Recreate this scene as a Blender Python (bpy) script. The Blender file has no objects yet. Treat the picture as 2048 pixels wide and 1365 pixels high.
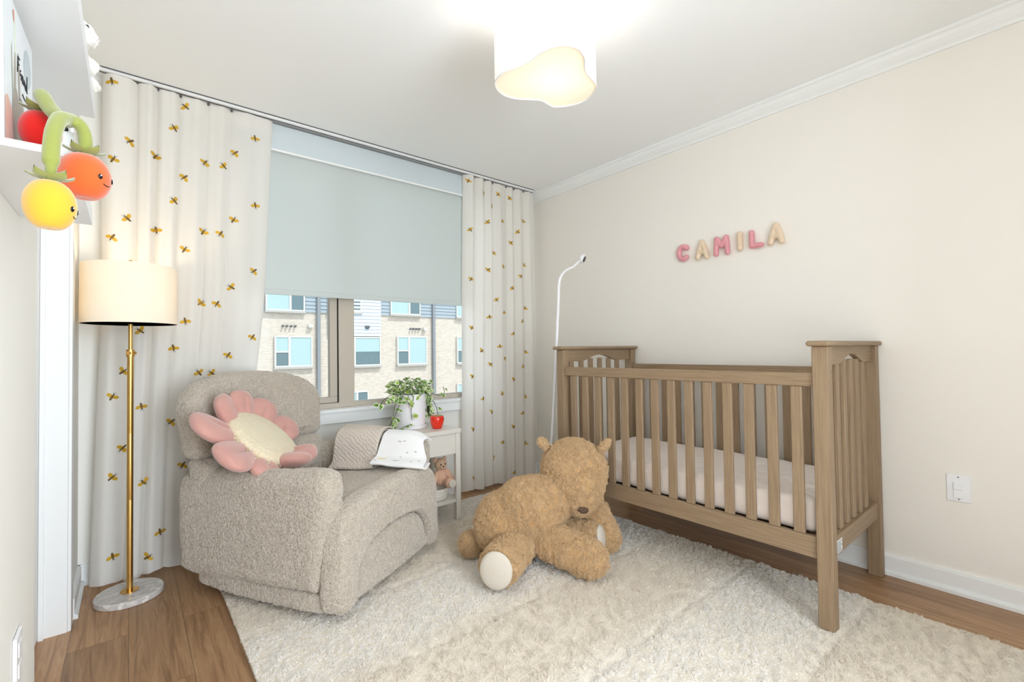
import bpy, bmesh, math, random
from mathutils import Vector, Matrix, noise
random.seed(7)
R = math.radians
col = bpy.context.scene.collection
scene = bpy.context.scene

# ------------------------------------------------------------------ helpers
def lin(c):
    c /= 255.0
    return c / 12.92 if c <= .04045 else ((c + .055) / 1.055) ** 2.4
def rgb(r, g, b): return (lin(r), lin(g), lin(b), 1)

class NT:
    def __init__(s, name):
        s.m = bpy.data.materials.new(name); s.m.use_nodes = True
        s.n = s.m.node_tree.nodes; s.l = s.m.node_tree.links
        s.b = s.n['Principled BSDF']; s.out = s.n['Material Output']
    def add(s, t, **kw):
        x = s.n.new(t)
        for k, v in kw.items():
            if k in x.inputs: x.inputs[k].default_value = v
            else: setattr(x, k, v)
        return x
    def link(s, a, b): s.l.new(a, b)
    def coord(s, scale=(1, 1, 1), kind='Object'):
        t = s.add('ShaderNodeTexCoord'); mp = s.add('ShaderNodeMapping')
        mp.inputs['Scale'].default_value = scale
        s.link(t.outputs[kind], mp.inputs['Vector']); return mp.outputs['Vector']
    def ramp(s, fac, stops):
        r = s.add('ShaderNodeValToRGB'); e = r.color_ramp.elements
        while len(e) < len(stops): e.new(.5)
        for i, (p, c) in enumerate(stops): e[i].position = p; e[i].color = c
        s.link(fac, r.inputs['Fac']); return r.outputs['Color']
    def bump(s, h, strength=.3, dist=.01):
        b = s.add('ShaderNodeBump'); b.inputs['Strength'].default_value = strength; b.inputs['Distance'].default_value = dist
        s.link(h, b.inputs['Height']); s.link(b.outputs['Normal'], s.b.inputs['Normal']); return b

def mat(name, c, rough=.6, metal=0, spec=.3, noise_s=0, noise_a=.05, bump=0, bump_s=60, bump_d=.003, sheen=0, trans=0, coat=0):
    t = NT(name); b = t.b
    b.inputs['Base Color'].default_value = c; b.inputs['Roughness'].default_value = rough
    b.inputs['Metallic'].default_value = metal; b.inputs['Specular IOR Level'].default_value = spec
    if sheen: b.inputs['Sheen Weight'].default_value = sheen
    if coat: b.inputs['Coat Weight'].default_value = coat; b.inputs['Coat Roughness'].default_value = .1
    if noise_s:
        n = t.add('ShaderNodeTexNoise', Scale=noise_s, Detail=4.0); t.link(t.coord(), n.inputs['Vector'])
        d = tuple(max(0, x * (1 - noise_a)) for x in c[:3]) + (1,); u = tuple(min(1, x * (1 + noise_a)) for x in c[:3]) + (1,)
        t.link(t.ramp(n.outputs['Fac'], [(.3, d), (.7, u)]), b.inputs['Base Color'])
    if bump:
        n = t.add('ShaderNodeTexNoise', Scale=bump_s, Detail=3.0); t.link(t.coord(), n.inputs['Vector'])
        t.bump(n.outputs['Fac'], bump, bump_d)
    if trans:
        tr = t.add('ShaderNodeBsdfTranslucent'); tr.inputs['Color'].default_value = c
        mx = t.add('ShaderNodeMixShader'); mx.inputs['Fac'].default_value = trans
        t.link(b.outputs['BSDF'], mx.inputs[1]); t.link(tr.outputs['BSDF'], mx.inputs[2]); t.link(mx.outputs['Shader'], t.out.inputs['Surface'])
    return t.m

def wood(name, axis, c0, c1, c2, rough=.5, s=1.0):
    t = NT(name); sc = [70 * s, 70 * s, 70 * s]; sc[axis] = 2.2 * s
    v = t.coord(tuple(sc))
    n = t.add('ShaderNodeTexNoise', Scale=2.2, Detail=6.0, Roughness=.62, Distortion=.5); t.link(v, n.inputs['Vector'])
    t.link(t.ramp(n.outputs['Fac'], [(.25, c0), (.5, c1), (.78, c2)]), t.b.inputs['Base Color'])
    t.b.inputs['Roughness'].default_value = rough; t.b.inputs['Specular IOR Level'].default_value = .35
    n2 = t.add('ShaderNodeTexNoise', Scale=9.0, Detail=3.0); t.link(v, n2.inputs['Vector'])
    t.bump(n2.outputs['Fac'], .18, .002); return t.m

class MB:
    def __init__(s): s.v = []; s.f = []; s.m = []
    def add(s, vs, fs, mi=0):
        k = len(s.v); s.v += [Vector(p) for p in vs]; s.f += [tuple(i + k for i in q) for q in fs]; s.m += [mi] * len(fs); return s
    def box(s, x0, x1, y0, y1, z0, z1, mi=0):
        vs = [(x, y, z) for x in (x0, x1) for y in (y0, y1) for z in (z0, z1)]
        return s.add(vs, [(0, 1, 3, 2), (4, 6, 7, 5), (0, 4, 5, 1), (2, 3, 7, 6), (0, 2, 6, 4), (1, 5, 7, 3)], mi)
    def obox(s, c, h, M, mi=0):
        k = len(s.v); s.box(-h[0], h[0], -h[1], h[1], -h[2], h[2], mi)
        for i in range(k, len(s.v)): s.v[i] = M @ s.v[i] + Vector(c)
        return s
    def tube(s, pts, r, n=10, caps=True, mi=0, closed=False):
        pts = [Vector(p) for p in pts]; N = len(pts); rs = r if isinstance(r, (list, tuple)) else [r] * N
        k = len(s.v); up = None; fs = []
        for i, p in enumerate(pts):
            if closed: d = pts[(i + 1) % N] - pts[i - 1]
            else: d = pts[min(i + 1, N - 1)] - pts[max(i - 1, 0)]
            d.normalize()
            if up is None: up = d.orthogonal().normalized()
            up = (up - d * up.dot(d)).normalized(); sd = d.cross(up)
            for j in range(n):
                a = 2 * math.pi * j / n; s.v.append(p + (up * math.cos(a) + sd * math.sin(a)) * rs[i])
        for i in range(N if closed else N - 1):
            for j in range(n):
                a = i * n; b = ((i + 1) % N) * n; fs.append((k + a + j, k + a + (j + 1) % n, k + b + (j + 1) % n, k + b + j))
        if caps and not closed: fs += [tuple(k + j for j in range(n))[::-1], tuple(k + (N - 1) * n + j for j in range(n))]
        s.f += fs; s.m += [mi] * len(fs); return s
    def capsule(s, p0, p1, r0, r1, n=20, m=6, mi=0):
        p0 = Vector(p0); p1 = Vector(p1); d = (p1 - p0).normalized(); pts = []; rs = []
        for i in range(m + 1):
            a = math.pi / 2 * i / m; pts.append(p0 - d * r0 * math.cos(a)); rs.append(max(r0 * math.sin(a), 1e-4))
        for i in range(m + 1):
            a = math.pi / 2 * i / m; pts.append(p1 + d * r1 * math.sin(a)); rs.append(max(r1 * math.cos(a), 1e-4))
        return s.tube(pts, rs, n, True, mi)
    def lathe(s, prof, c=(0, 0, 0), n=48, mi=0, M=None):
        k = len(s.v); c = Vector(c)
        for (r, z) in prof:
            for j in range(n):
                a = 2 * math.pi * j / n; p = Vector((max(r, 1e-4) * math.cos(a), max(r, 1e-4) * math.sin(a), z))
                s.v.append((M @ p if M else p) + c)
        fs = []
        for i in range(len(prof) - 1):
            for j in range(n): fs.append((k + i * n + j, k + i * n + (j + 1) % n, k + (i + 1) * n + (j + 1) % n, k + (i + 1) * n + j))
        fs += [tuple(k + j for j in range(n))[::-1], tuple(k + (len(prof) - 1) * n + j for j in range(n))]
        s.f += fs; s.m += [mi] * len(fs); return s
    def ell(s, c, r, M=None, nu=28, nv=16, mi=0):
        k = len(s.v); c = Vector(c); fs = []
        for i in range(nv + 1):
            t = math.pi * i / nv
            for j in range(nu):
                a = 2 * math.pi * j / nu
                p = Vector((r[0] * max(math.sin(t), 1e-3) * math.cos(a), r[1] * max(math.sin(t), 1e-3) * math.sin(a), r[2] * math.cos(t)))
                s.v.append((M @ p if M else p) + c)
        for i in range(nv):
            for j in range(nu): fs.append((k + i * nu + j, k + (i + 1) * nu + j, k + (i + 1) * nu + (j + 1) % nu, k + i * nu + (j + 1) % nu))
        fs += [tuple(k + j for j in range(nu)), tuple(k + nv * nu + j for j in range(nu))[::-1]]
        s.f += fs; s.m += [mi] * len(fs); return s
    def slab(s, outline, t0, t1, r, fn, n=5, mi=0):
        """closed 2-D outline (ccw) extruded from t0 to t1 with edges rounded by r; fn(a,b,t) -> point"""
        N = len(outline); O = [Vector(p) for p in outline]; nr = []
        for i in range(N):
            d = (O[(i + 1) % N] - O[i - 1]).normalized(); nr.append(Vector((-d.y, d.x)))
        lay = []
        for i in range(n + 1):
            a = math.pi / 2 * i / n; lay.append((t0 + r * (1 - math.sin(a)), r * (1 - math.cos(a))))
        lay = lay[::-1]; lay = [(t0 + r * (1 - math.sin(math.pi / 2 * i / n)), r * (1 - math.cos(math.pi / 2 * i / n))) for i in range(n, -1, -1)]
        lay += [(t1 - (t - t0), ins) for t, ins in reversed(lay)]
        k = len(s.v)
        for t, ins in lay:
            for i in range(N): q = O[i] + nr[i] * ins; s.v.append(Vector(fn(q.x, q.y, t)))
        fs = []
        for l in range(len(lay) - 1):
            for i in range(N): fs.append((k + l * N + i, k + l * N + (i + 1) % N, k + (l + 1) * N + (i + 1) % N, k + (l + 1) * N + i))
        fs += [tuple(k + i for i in range(N))[::-1], tuple(k + (len(lay) - 1) * N + i for i in range(N))]
        s.f += fs; s.m += [mi] * len(fs); return s
    def grid(s, P, nu, nv, mi=0):
        k = len(s.v)
        for j in range(nv + 1):
            for i in range(nu + 1): s.v.append(Vector(P(i / nu, j / nv)))
        fs = [(k + j * (nu + 1) + i, k + j * (nu + 1) + i + 1, k + (j + 1) * (nu + 1) + i + 1, k + (j + 1) * (nu + 1) + i) for j in range(nv) for i in range(nu)]
        s.f += fs; s.m += [mi] * len(fs); return s
    def xf(s, M):
        s.v = [M @ p for p in s.v]; return s
    def build(s, name, mats, parent=None, loc=None, smooth=False, angle=35, bevel=0, seg=2):
        if parent is not None: loc = Vector(parent['org'])
        loc = Vector(loc if loc is not None else (0, 0, 0))
        me = bpy.data.meshes.new(name); me.from_pydata([p - loc for p in s.v], [], s.f)
        mats = mats if isinstance(mats, (list, tuple)) else [mats]
        for m in mats: me.materials.append(m)
        me.polygons.foreach_set('material_index', s.m)
        bm = bmesh.new(); bm.from_mesh(me); bmesh.ops.recalc_face_normals(bm, faces=bm.faces) if smooth != 'keep' else None; bm.to_mesh(me); bm.free()
        if smooth:
            me.polygons.foreach_set('use_smooth', [True] * len(me.polygons)); me.set_sharp_from_angle(angle=R(angle))
        me.update()
        o = bpy.data.objects.new(name, me); col.objects.link(o); o['org'] = tuple(loc)
        if parent is not None: o.parent = parent
        else: o.location = loc
        if bevel:
            b = o.modifiers.new('bevel', 'BEVEL'); b.width = bevel; b.segments = seg; b.limit_method = 'ANGLE'; b.angle_limit = R(40)
            if smooth is False: me.polygons.foreach_set('use_smooth', [True] * len(me.polygons)); b.harden_normals = True; me.set_sharp_from_angle(angle=R(60))
        return o

def thing(name, label, cat, loc, group=None):
    o = bpy.data.objects.new(name, None); col.objects.link(o); o.location = loc; o['org'] = tuple(loc); o.empty_display_size = .05
    return tag(o, label, cat, group)
def tag(o, label=None, cat=None, group=None, kind=None):
    if label: o['label'] = label
    if cat: o['category'] = cat
    if group: o['group'] = group
    if kind: o['kind'] = kind
    return o
def struct(o): o['kind'] = 'structure'; return o

_tex = {}
def btex(kind, size):
    if (kind, size) not in _tex:
        t = bpy.data.textures.new(kind + '_relief', kind); t.noise_scale = size; _tex[(kind, size)] = t
        if kind == 'VORONOI': t.distance_metric = 'DISTANCE'
    return _tex[(kind, size)]
def bake(o):
    bpy.context.view_layer.update()
    dg = bpy.context.evaluated_depsgraph_get(); ev = o.evaluated_get(dg)
    me = bpy.data.meshes.new_from_object(ev, preserve_all_data_layers=True, depsgraph=dg)
    old = o.data; o.modifiers.clear(); o.data = me; me.name = old.name
    me.polygons.foreach_set('use_smooth', [True] * len(me.polygons)); return o
def plush(o, voxel=.006, smooth=8, disp=0, tex=None, disp2=0, tex2=None, factor=.6):
    m = o.modifiers.new('remesh', 'REMESH'); m.mode = 'VOXEL'; m.voxel_size = voxel; m.use_smooth_shade = True
    if smooth: m = o.modifiers.new('soft', 'SMOOTH'); m.iterations = smooth; m.factor = factor
    for d, t in ((disp2, tex2), (disp, tex)):
        if d:
            m = o.modifiers.new('relief', 'DISPLACE'); m.strength = d; m.texture = t; m.mid_level = .5; m.texture_coords = 'LOCAL'
    return bake(o)
def fur(o, name, count, length, kids, rad=.0012, rnd=.3, clump=0, rough=.01, seed=1, mslot=1, brown=.0, kink=None, amp=.003, freq=3, steps=3, vg=None):
    ps = o.modifiers.new(name, 'PARTICLE_SYSTEM').particle_system; s = ps.settings; ps.seed = seed
    s.type = 'HAIR'; s.count = count; s.hair_length = length; s.use_advanced_hair = True; s.length_random = .4 if hasattr(s, 'length_random') else 0
    s.emit_from = 'FACE'; s.use_even_distribution = True; s.distribution = 'RAND'; s.hair_step = 4; s.render_step = steps; s.display_step = 2
    s.brownian_factor = brown; s.factor_random = rnd * length * .25; s.tangent_factor = 0
    if kids:
        s.child_type = 'INTERPOLATED'; s.rendered_child_count = kids; s.child_percent = 1; s.clump_factor = clump
        s.roughness_1 = rough; s.roughness_1_size = .02; s.roughness_endpoint = rough * .8; s.roughness_2 = rough * 1.2; s.roughness_2_size = .02
        if kink: s.kink = kink; s.kink_amplitude = amp; s.kink_frequency = freq
    s.radius_scale = 1; s.root_radius = rad; s.tip_radius = rad * .5; s.material = mslot
    if vg: ps.vertex_group_density = vg
    return ps

def spline(P, n=8, closed=True):
    P = [Vector(p) for p in P]; N = len(P); out = []
    for i in range(N if closed else N - 1):
        p0 = P[i - 1] if closed or i > 0 else P[0]; p1 = P[i]; p2 = P[(i + 1) % N]; p3 = P[(i + 2) % N] if closed or i + 2 < N else P[-1]
        for k in range(n):
            t = k / n; out.append(.5 * ((2 * p1) + (p2 - p0) * t + (2 * p0 - 5 * p1 + 4 * p2 - p3) * t * t + (3 * p1 - p0 - 3 * p2 + p3) * t ** 3))
    if not closed: out.append(P[-1])
    return out
def frame(z, x=None):
    z = Vector(z).normalized(); x = Vector(x) if x else z.orthogonal(); x = (x - z * x.dot(z)).normalized(); y = z.cross(x)
    return Matrix((x, y, z)).transposed()

# ------------------------------------------------------------------ materials
M = {}
M['wall'] = mat('warm white wall paint', rgb(240, 235, 227), .7, bump=.06, bump_s=250, bump_d=.001)
M['wallw'] = mat('white wall paint', rgb(238, 236, 230), .7, bump=.06, bump_s=250, bump_d=.001)
M['ceil'] = mat('ceiling paint', rgb(243, 244, 244), .8)
M['trim'] = mat('white trim paint', rgb(240, 241, 240), .4)
M['white'] = mat('white lacquer', rgb(240, 240, 240), .35)
M['shelf'] = mat('white shelf lacquer', rgb(232, 234, 236), .4)
M['greige'] = mat('greige metal lacquer', rgb(222, 216, 206), .4)
M['plastic'] = mat('white plastic', rgb(240, 240, 242), .3)
M['black'] = mat('black plastic', rgb(14, 14, 15), .3)
M['dark'] = mat('dark grey line', rgb(95, 95, 95), .6)
M['gold'] = mat('brushed brass', (.72, .43, .13, 1), .3, metal=1)
M['taupe'] = mat('taupe window frame', rgb(192, 182, 168), .5)
wc = (rgb(126, 104, 80), rgb(146, 123, 97), rgb(162, 139, 111))
WX, WY, WZ = (wood('oak grain ' + 'xyz'[i], i, *wc) for i in range(3))
M['sheet'] = mat('crib sheet', rgb(238, 226, 218), .8, sheen=.2, bump=.5, bump_s=16, bump_d=.012)

def floor_mat():
    t = NT('oak plank floor'); v = t.coord((1, 1, 1))
    sep = t.add('ShaderNodeSeparateXYZ'); t.link(v, sep.inputs[0]); cmb = t.add('ShaderNodeCombineXYZ')
    t.link(sep.outputs['Y'], cmb.inputs['X']); t.link(sep.outputs['X'], cmb.inputs['Y'])
    br = t.add('ShaderNodeTexBrick', offset=.37, offset_frequency=2)
    br.inputs['Color1'].default_value = (0, 0, 0, 1); br.inputs['Color2'].default_value = (1, 1, 1, 1); br.inputs['Mortar'].default_value = (.5, .5, .5, 1)
    for k, x in (('Scale', 1), ('Mortar Size', .0008), ('Brick Width', 1.25), ('Row Height', .185), ('Bias', 0)): br.inputs[k].default_value = x
    t.link(cmb.outputs[0], br.inputs['Vector'])
    off = t.add('ShaderNodeVectorMath', operation='MULTIPLY_ADD'); t.link(br.outputs['Color'], off.inputs[0]); off.inputs[1].default_value = (7, 13, 3); t.link(v, off.inputs[2])
    mp = t.add('ShaderNodeMapping'); mp.inputs['Scale'].default_value = (30, 1.7, 1); t.link(off.outputs[0], mp.inputs['Vector'])
    n = t.add('ShaderNodeTexNoise', Scale=1.3, Detail=9.0, Roughness=.68, Distortion=1.1); t.link(mp.outputs[0], n.inputs['Vector'])
    grain = t.ramp(n.outputs['Fac'], [(.28, rgb(126, 92, 64)), (.5, rgb(172, 133, 96)), (.72, rgb(196, 158, 118))])
    hs = t.add('ShaderNodeHueSaturation'); t.link(grain, hs.inputs['Color'])
    mr = t.add('ShaderNodeMapRange'); mr.inputs['To Min'].default_value = .8; mr.inputs['To Max'].default_value = 1.15; t.link(br.outputs['Color'], mr.inputs['Value']); t.link(mr.outputs[0], hs.inputs['Value'])
    mx = t.add('ShaderNodeMix', data_type='RGBA'); t.link(br.outputs['Fac'], mx.inputs[0]); t.link(hs.outputs[0], mx.inputs[6]); mx.inputs[7].default_value = rgb(84, 62, 44)
    t.link(mx.outputs[2], t.b.inputs['Base Color']); t.b.inputs['Roughness'].default_value = .38; t.b.inputs['Specular IOR Level'].default_value = .4
    t.bump(n.outputs['Fac'], .08, .002); return t.m
M['floor'] = floor_mat()

def boucle(name, c, scale=95, dist=.006, strength=.9):
    t = NT(name); v = t.coord()
    w = t.add('ShaderNodeTexNoise', Scale=40.0, Detail=2.0); t.link(v, w.inputs['Vector'])
    vm = t.add('ShaderNodeVectorMath', operation='MULTIPLY_ADD'); t.link(w.outputs['Color'], vm.inputs[0]); vm.inputs[1].default_value = (.02, .02, .02); t.link(v, vm.inputs[2])
    vo = t.add('ShaderNodeTexVoronoi', Scale=scale); t.link(vm.outputs[0], vo.inputs['Vector'])
    inv = t.add('ShaderNodeMath', operation='SUBTRACT'); inv.inputs[0].default_value = 1; t.link(vo.outputs['Distance'], inv.inputs[1])
    n = t.add('ShaderNodeTexNoise', Scale=260.0, Detail=3.0); t.link(v, n.inputs['Vector'])
    ad = t.add('ShaderNodeMath', operation='MULTIPLY_ADD'); t.link(n.outputs['Fac'], ad.inputs[0]); ad.inputs[1].default_value = .35; t.link(inv.outputs[0], ad.inputs[2])
    t.b.inputs['Base Color'].default_value = c; t.b.inputs['Roughness'].default_value = .95; t.b.inputs['Specular IOR Level'].default_value = .1; t.b.inputs['Sheen Weight'].default_value = .25
    t.bump(ad.outputs[0], strength, dist); return t.m
M['boucle'] = boucle('cream boucle', rgb(182, 170, 155))

def hairmat(name, c, var=.18, band=None):
    t = NT(name); hi = t.add('ShaderNodeHairInfo')
    d = tuple(x * (1 - var) for x in c[:3]) + (1,); u = tuple(min(1, x * (1 + var)) for x in c[:3]) + (1,)
    cc = t.ramp(hi.outputs['Random'], [(0, d), (1, u)])
    if band:
        g = t.add('ShaderNodeTexCoord'); sp = t.add('ShaderNodeSeparateXYZ'); t.link(g.outputs['Object'], sp.inputs[0])
        nz = t.add('ShaderNodeTexNoise', Scale=3.0, Detail=2.0); t.link(g.outputs['Object'], nz.inputs['Vector'])
        a = t.add('ShaderNodeMath', operation='MULTIPLY_ADD'); t.link(nz.outputs['Fac'], a.inputs[0]); a.inputs[1].default_value = .16; t.link(sp.outputs['Y'], a.inputs[2])
        w = t.add('ShaderNodeMath', operation='MULTIPLY'); t.link(a.outputs[0], w.inputs[0]); w.inputs[1].default_value = 2 * math.pi / 1.02
        sn = t.add('ShaderNodeMath', operation='SINE'); t.link(w.outputs[0], sn.inputs[0])
        mr = t.add('ShaderNodeMapRange'); mr.inputs['From Min'].default_value = -.5; mr.inputs['From Max'].default_value = .5; t.link(sn.outputs[0], mr.inputs['Value'])
        mx = t.add('ShaderNodeMix', data_type='RGBA', blend_type='MULTIPLY'); t.link(mr.outputs[0], mx.inputs[0]); t.link(cc, mx.inputs[6]); mx.inputs[7].default_value = band; cc = mx.outputs[2]
    t.link(cc, t.b.inputs['Base Color']); t.b.inputs['Roughness'].default_value = .8; t.b.inputs['Specular IOR Level'].default_value = .15; t.b.inputs['Sheen Weight'].default_value = .2
    return t.m
M['rughair'] = hairmat('ivory rug pile', rgb(240, 235, 228), .08, (.92, .87, .80, 1))
M['rug'] = mat('ivory rug backing', rgb(226, 216, 200), .95, spec=.1)
M['bear'] = mat('caramel teddy cloth', rgb(176, 138, 94), .95, spec=.1)
M['bearhair'] = hairmat('caramel teddy pile', rgb(218, 187, 145), .14)
M['pad'] = mat('oatmeal linen', rgb(208, 198, 184), .9, bump=.3, bump_s=300, bump_d=.001)
M['pink'] = mat('dusty pink velvet', rgb(200, 150, 140), .85, sheen=.5, spec=.15, noise_s=14, noise_a=.06)
M['sherpa'] = boucle('cream sherpa', rgb(232, 218, 188), 120, .005, .8)
M['fringe'] = hairmat('cream yarn', rgb(224, 200, 156), .2)

# ------------------------------------------------------------------ dimensions
XL, XR, YW, YB, ZC = -.197, 2.945, 3.2, -.85, 2.61

# ------------------------------------------------------------------ setting
def S(mb, name, m, **k): return struct(mb.build(name, m, **k))
S(MB().box(-1.3, XR + .12, YB - .12, YW + .12, -.1, 0), 'floor', M['floor'])
S(MB().box(-1.3, XR + .12, YB - .12, YW + .12, ZC, ZC + .15), 'ceiling', M['ceil'])
S(MB().box(XR, XR + .12, YB, YW + .12, 0, ZC), 'wall_right', M['wall'])
wx0, wx1, wz0, wz1 = .42, 2.36, .77, 2.42
wf = MB().box(XL - .12, wx0, YW, YW + .12, 0, ZC).box(wx1, XR, YW, YW + .12, 0, ZC).box(wx0, wx1, YW, YW + .12, 0, wz0).box(wx0, wx1, YW, YW + .12, wz1, ZC)
S(wf, 'wall_front', M['wallw'])
dy0, dy1 = 1.80, 2.71
wl = MB().box(XL - .12, XL, YB, dy0, 0, ZC).box(XL - .12, XL, dy1, YW, 0, ZC).box(XL - .12, XL, dy0, dy1, 2.1, ZC)
S(wl, 'wall_left', M['wallw'])
# unseen rear wall; its opening is added to let the fill light in
wb = MB().box(-1.3, -.15, YB - .12, YB, 0, ZC).box(1.6, XR + .12, YB - .12, YB, 0, ZC).box(-.15, 1.6, YB - .12, YB, 2.15, ZC)
S(wb, 'wall_back', M['wallw'])
# baseboards with shoe moulding
def base(mb, ax, a0, a1, face, sgn):
    for t0, t, z0, z1 in ((0, .015, 0, .092), (0, .011, .092, .1), (.015, .027, 0, .016), (.015, .022, .016, .022)):
        lo, hi = sorted((face + sgn * t0, face + sgn * t))
        if ax == 'y': mb.box(lo, hi, a0, a1, z0, z1)
        else: mb.box(a0, a1, lo, hi, z0, z1)
    return mb
S(base(MB(), 'y', YB, YW, XR, -1), 'baseboard_right', M['trim'])
S(base(MB(), 'x', XL, XR, YW, -1), 'baseboard_front', M['trim'])
S(base(MB(), 'y', 2.80, YW, XL, 1), 'baseboard_left', M['trim'])
# crown moulding along the right wall
prof = [(XR, 2.535), (XR - .012, 2.535), (XR - .014, 2.548), (XR - .03, 2.56), (XR - .045, 2.575), (XR - .055, 2.592), (XR - .068, 2.597), (XR - .07, ZC), (XR, ZC)]
cm = MB(); cm.v = [Vector((x, y, z)) for y in (YB, YW) for x, z in prof]; n_ = len(prof)
cm.f = [(i, (i + 1) % n_, n_ + (i + 1) % n_, n_ + i) for i in range(n_)] + [tuple(range(n_)), tuple(range(n_, 2 * n_))]; cm.m = [0] * len(cm.f)
S(cm, 'trim_1', M['trim'])
# door in the left wall: jamb, stop, casing, closed leaf
d = struct(thing('door_1', None, None, (XL, dy1, 0)))
MB().box(XL - .12, XL, dy1 - .018, dy1, 0, 2.1).box(XL - .12, XL, dy0, dy0 + .018, 0, 2.1).box(XL - .12, XL, dy0, dy1, 2.08, 2.1).build('jamb', M['trim'], d)
MB().box(XL - .085, XL - .07, dy1 - .03, dy1 - .018, 0, 2.08).build('door_stop', M['trim'], d)
MB().box(XL, XL + .012, dy1 - .018, dy1 + .07, 0, 2.16).build('casing', M['trim'], d, bevel=.003)
lf = MB().box(XL - .12, XL - .086, dy0 + .02, dy1 - .02, .01, 2.08)
lf.build('door_leaf', M['trim'], d, bevel=.002)
# window
w = struct(thing('window_1', None, None, (1.3, YW + .06, wz0)))
fy0, fy1 = YW + .03, YW + .10
MB().box(wx0, wx1, fy0, fy1, wz0, wz0 + .035).box(wx0, wx1, fy0, fy1, wz1 - .04, wz1).box(wx0, wx0 + .05, fy0, fy1, wz0 + .035, wz1 - .04).box(wx1 - .05, wx1, fy0, fy1, wz0 + .035, wz1 - .04).box(1.118, 1.228, fy0 - .002, fy1 + .002, wz0 + .001, wz1 - .001).build('window_frame', M['taupe'], w, bevel=.003)
MB().box(.47, 1.113, fy0 + .012, fy1 - .01, wz0 + .037, wz0 + .077).box(1.062, 1.113, fy0 + .012, fy1 - .01, wz0 + .077, wz1 - .04).box(.47, .52, fy0 + .012, fy1 - .01, wz0 + .077, wz1 - .04).build('sash', M['taupe'], w, bevel=.003)
MB().box(1.113, 1.118, fy0 + .005, fy0 + .02, wz0 + .037, wz1 - .04).build('weather_seal', M['black'], w)
gl = NT('window glass'); tr = gl.add('ShaderNodeBsdfTransparent'); gs = gl.add('ShaderNodeBsdfGlossy'); gs.inputs['Roughness'].default_value = .02
fr = gl.add('ShaderNodeFresnel'); fr.inputs['IOR'].default_value = 1.25; mx = gl.add('ShaderNodeMixShader'); tr.inputs['Color'].default_value = (.96, .985, .98, 1)
gl.link(fr.outputs[0], mx.inputs[0]); gl.link(tr.outputs[0], mx.inputs[1]); gl.link(gs.outputs[0], mx.inputs[2]); gl.link(mx.outputs[0], gl.out.inputs['Surface'])
M['glass'] = gl.m
MB().box(.52, 1.062, fy1 - .03, fy1 - .026, wz0 + .077, wz1 - .04).build('pane', M['glass'], w)
MB().box(1.228, wx1 - .05, fy1 - .03, fy1 - .026, wz0 + .035, wz1 - .04).build('pane', M['glass'], w)
S(MB().box(wx0 - .05, wx1 + .05, 3.160, YW + .032, .747, .768).box(wx0 - .05, wx1 + .05, 3.172, YW, .672, .747).box(wx0 - .05, wx1 + .05, 3.166, 3.172, .738, .747), 'trim_2', M['trim'], bevel=.003)

# ------------------------------------------------------------------ roller shade and curtain track
M['shade'] = mat('roller shade cloth', rgb(222, 228, 226), .8, trans=.32)
M['fascia'] = mat('shade fascia', rgb(205, 214, 218), .6)
t = thing('roller_blind', 'grey-white roller shade half lowered over the window', 'blind', (1.34, 3.15, 2.5))
MB().box(.5, 2.2, 3.124, 3.136, 2.425, 2.585).build('fascia', M['fascia'], t)
MB().box(.5, 2.2, 3.120, 3.138, 2.417, 2.428).build('fascia_lip', M['trim'], t)
MB().box(.52, 2.18, 3.145, 3.147, 1.553, 2.5).build('shade_cloth', M['shade'], t)
MB().box(.52, 2.18, 3.140, 3.153, 1.52, 1.555).build('hem_bar', M['shade'], t, bevel=.003)
t = thing('curtain_track', 'long thin white ceiling track carrying the bee curtains', 'curtain rail', (1.35, 3.1, ZC))
MB().box(-.12, 2.83, 3.068, 3.104, ZC - .018, ZC).build('rail', M['white'], t)
MB().box(-.12, 2.83, 3.062, 3.068, ZC - .004, ZC).build('shadow_gap', M['dark'], t)  # dark grey strip along the rail's room-side edge
MB().box(-.12, 2.83, 3.083, 3.093, ZC - .0205, ZC - .018).build('glide_slot', M['dark'], t)

# ------------------------------------------------------------------ curtains with embroidered bees
BEEL = [(-0.072,2.544),(0.236,2.530),(0.185,2.388),(-0.000,2.257),(-0.065,2.146),(0.105,2.213),(0.327,2.239),(0.416,2.239),(0.474,2.333),(0.578,2.446),(0.230,2.129),(0.185,1.989),(-0.011,1.857),(-0.069,1.747),(0.108,1.818),(0.232,1.730),(0.319,1.843),(0.399,1.841),(0.466,1.936),(0.578,2.040),(0.569,1.644),(0.453,1.540),(0.381,1.437),(0.308,1.441),(0.563,1.250),(0.235,1.335),(-0.023,1.071),(-0.065,0.947),(0.049,0.886),(-0.026,0.681),(-0.064,0.546),(0.058,0.493),(-0.061,0.151),(0.077,0.105),(0.127,0.217),(0.184,1.188),(0.301,1.050),(0.042,1.280),(0.175,0.789),(0.226,0.547),(0.362,1.045),(0.440,1.145),(0.33,.70),(.45,.80),(.55,.62),(.30,.32),(.42,.4),(.03,1.5),(-.06,1.36)]
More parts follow.
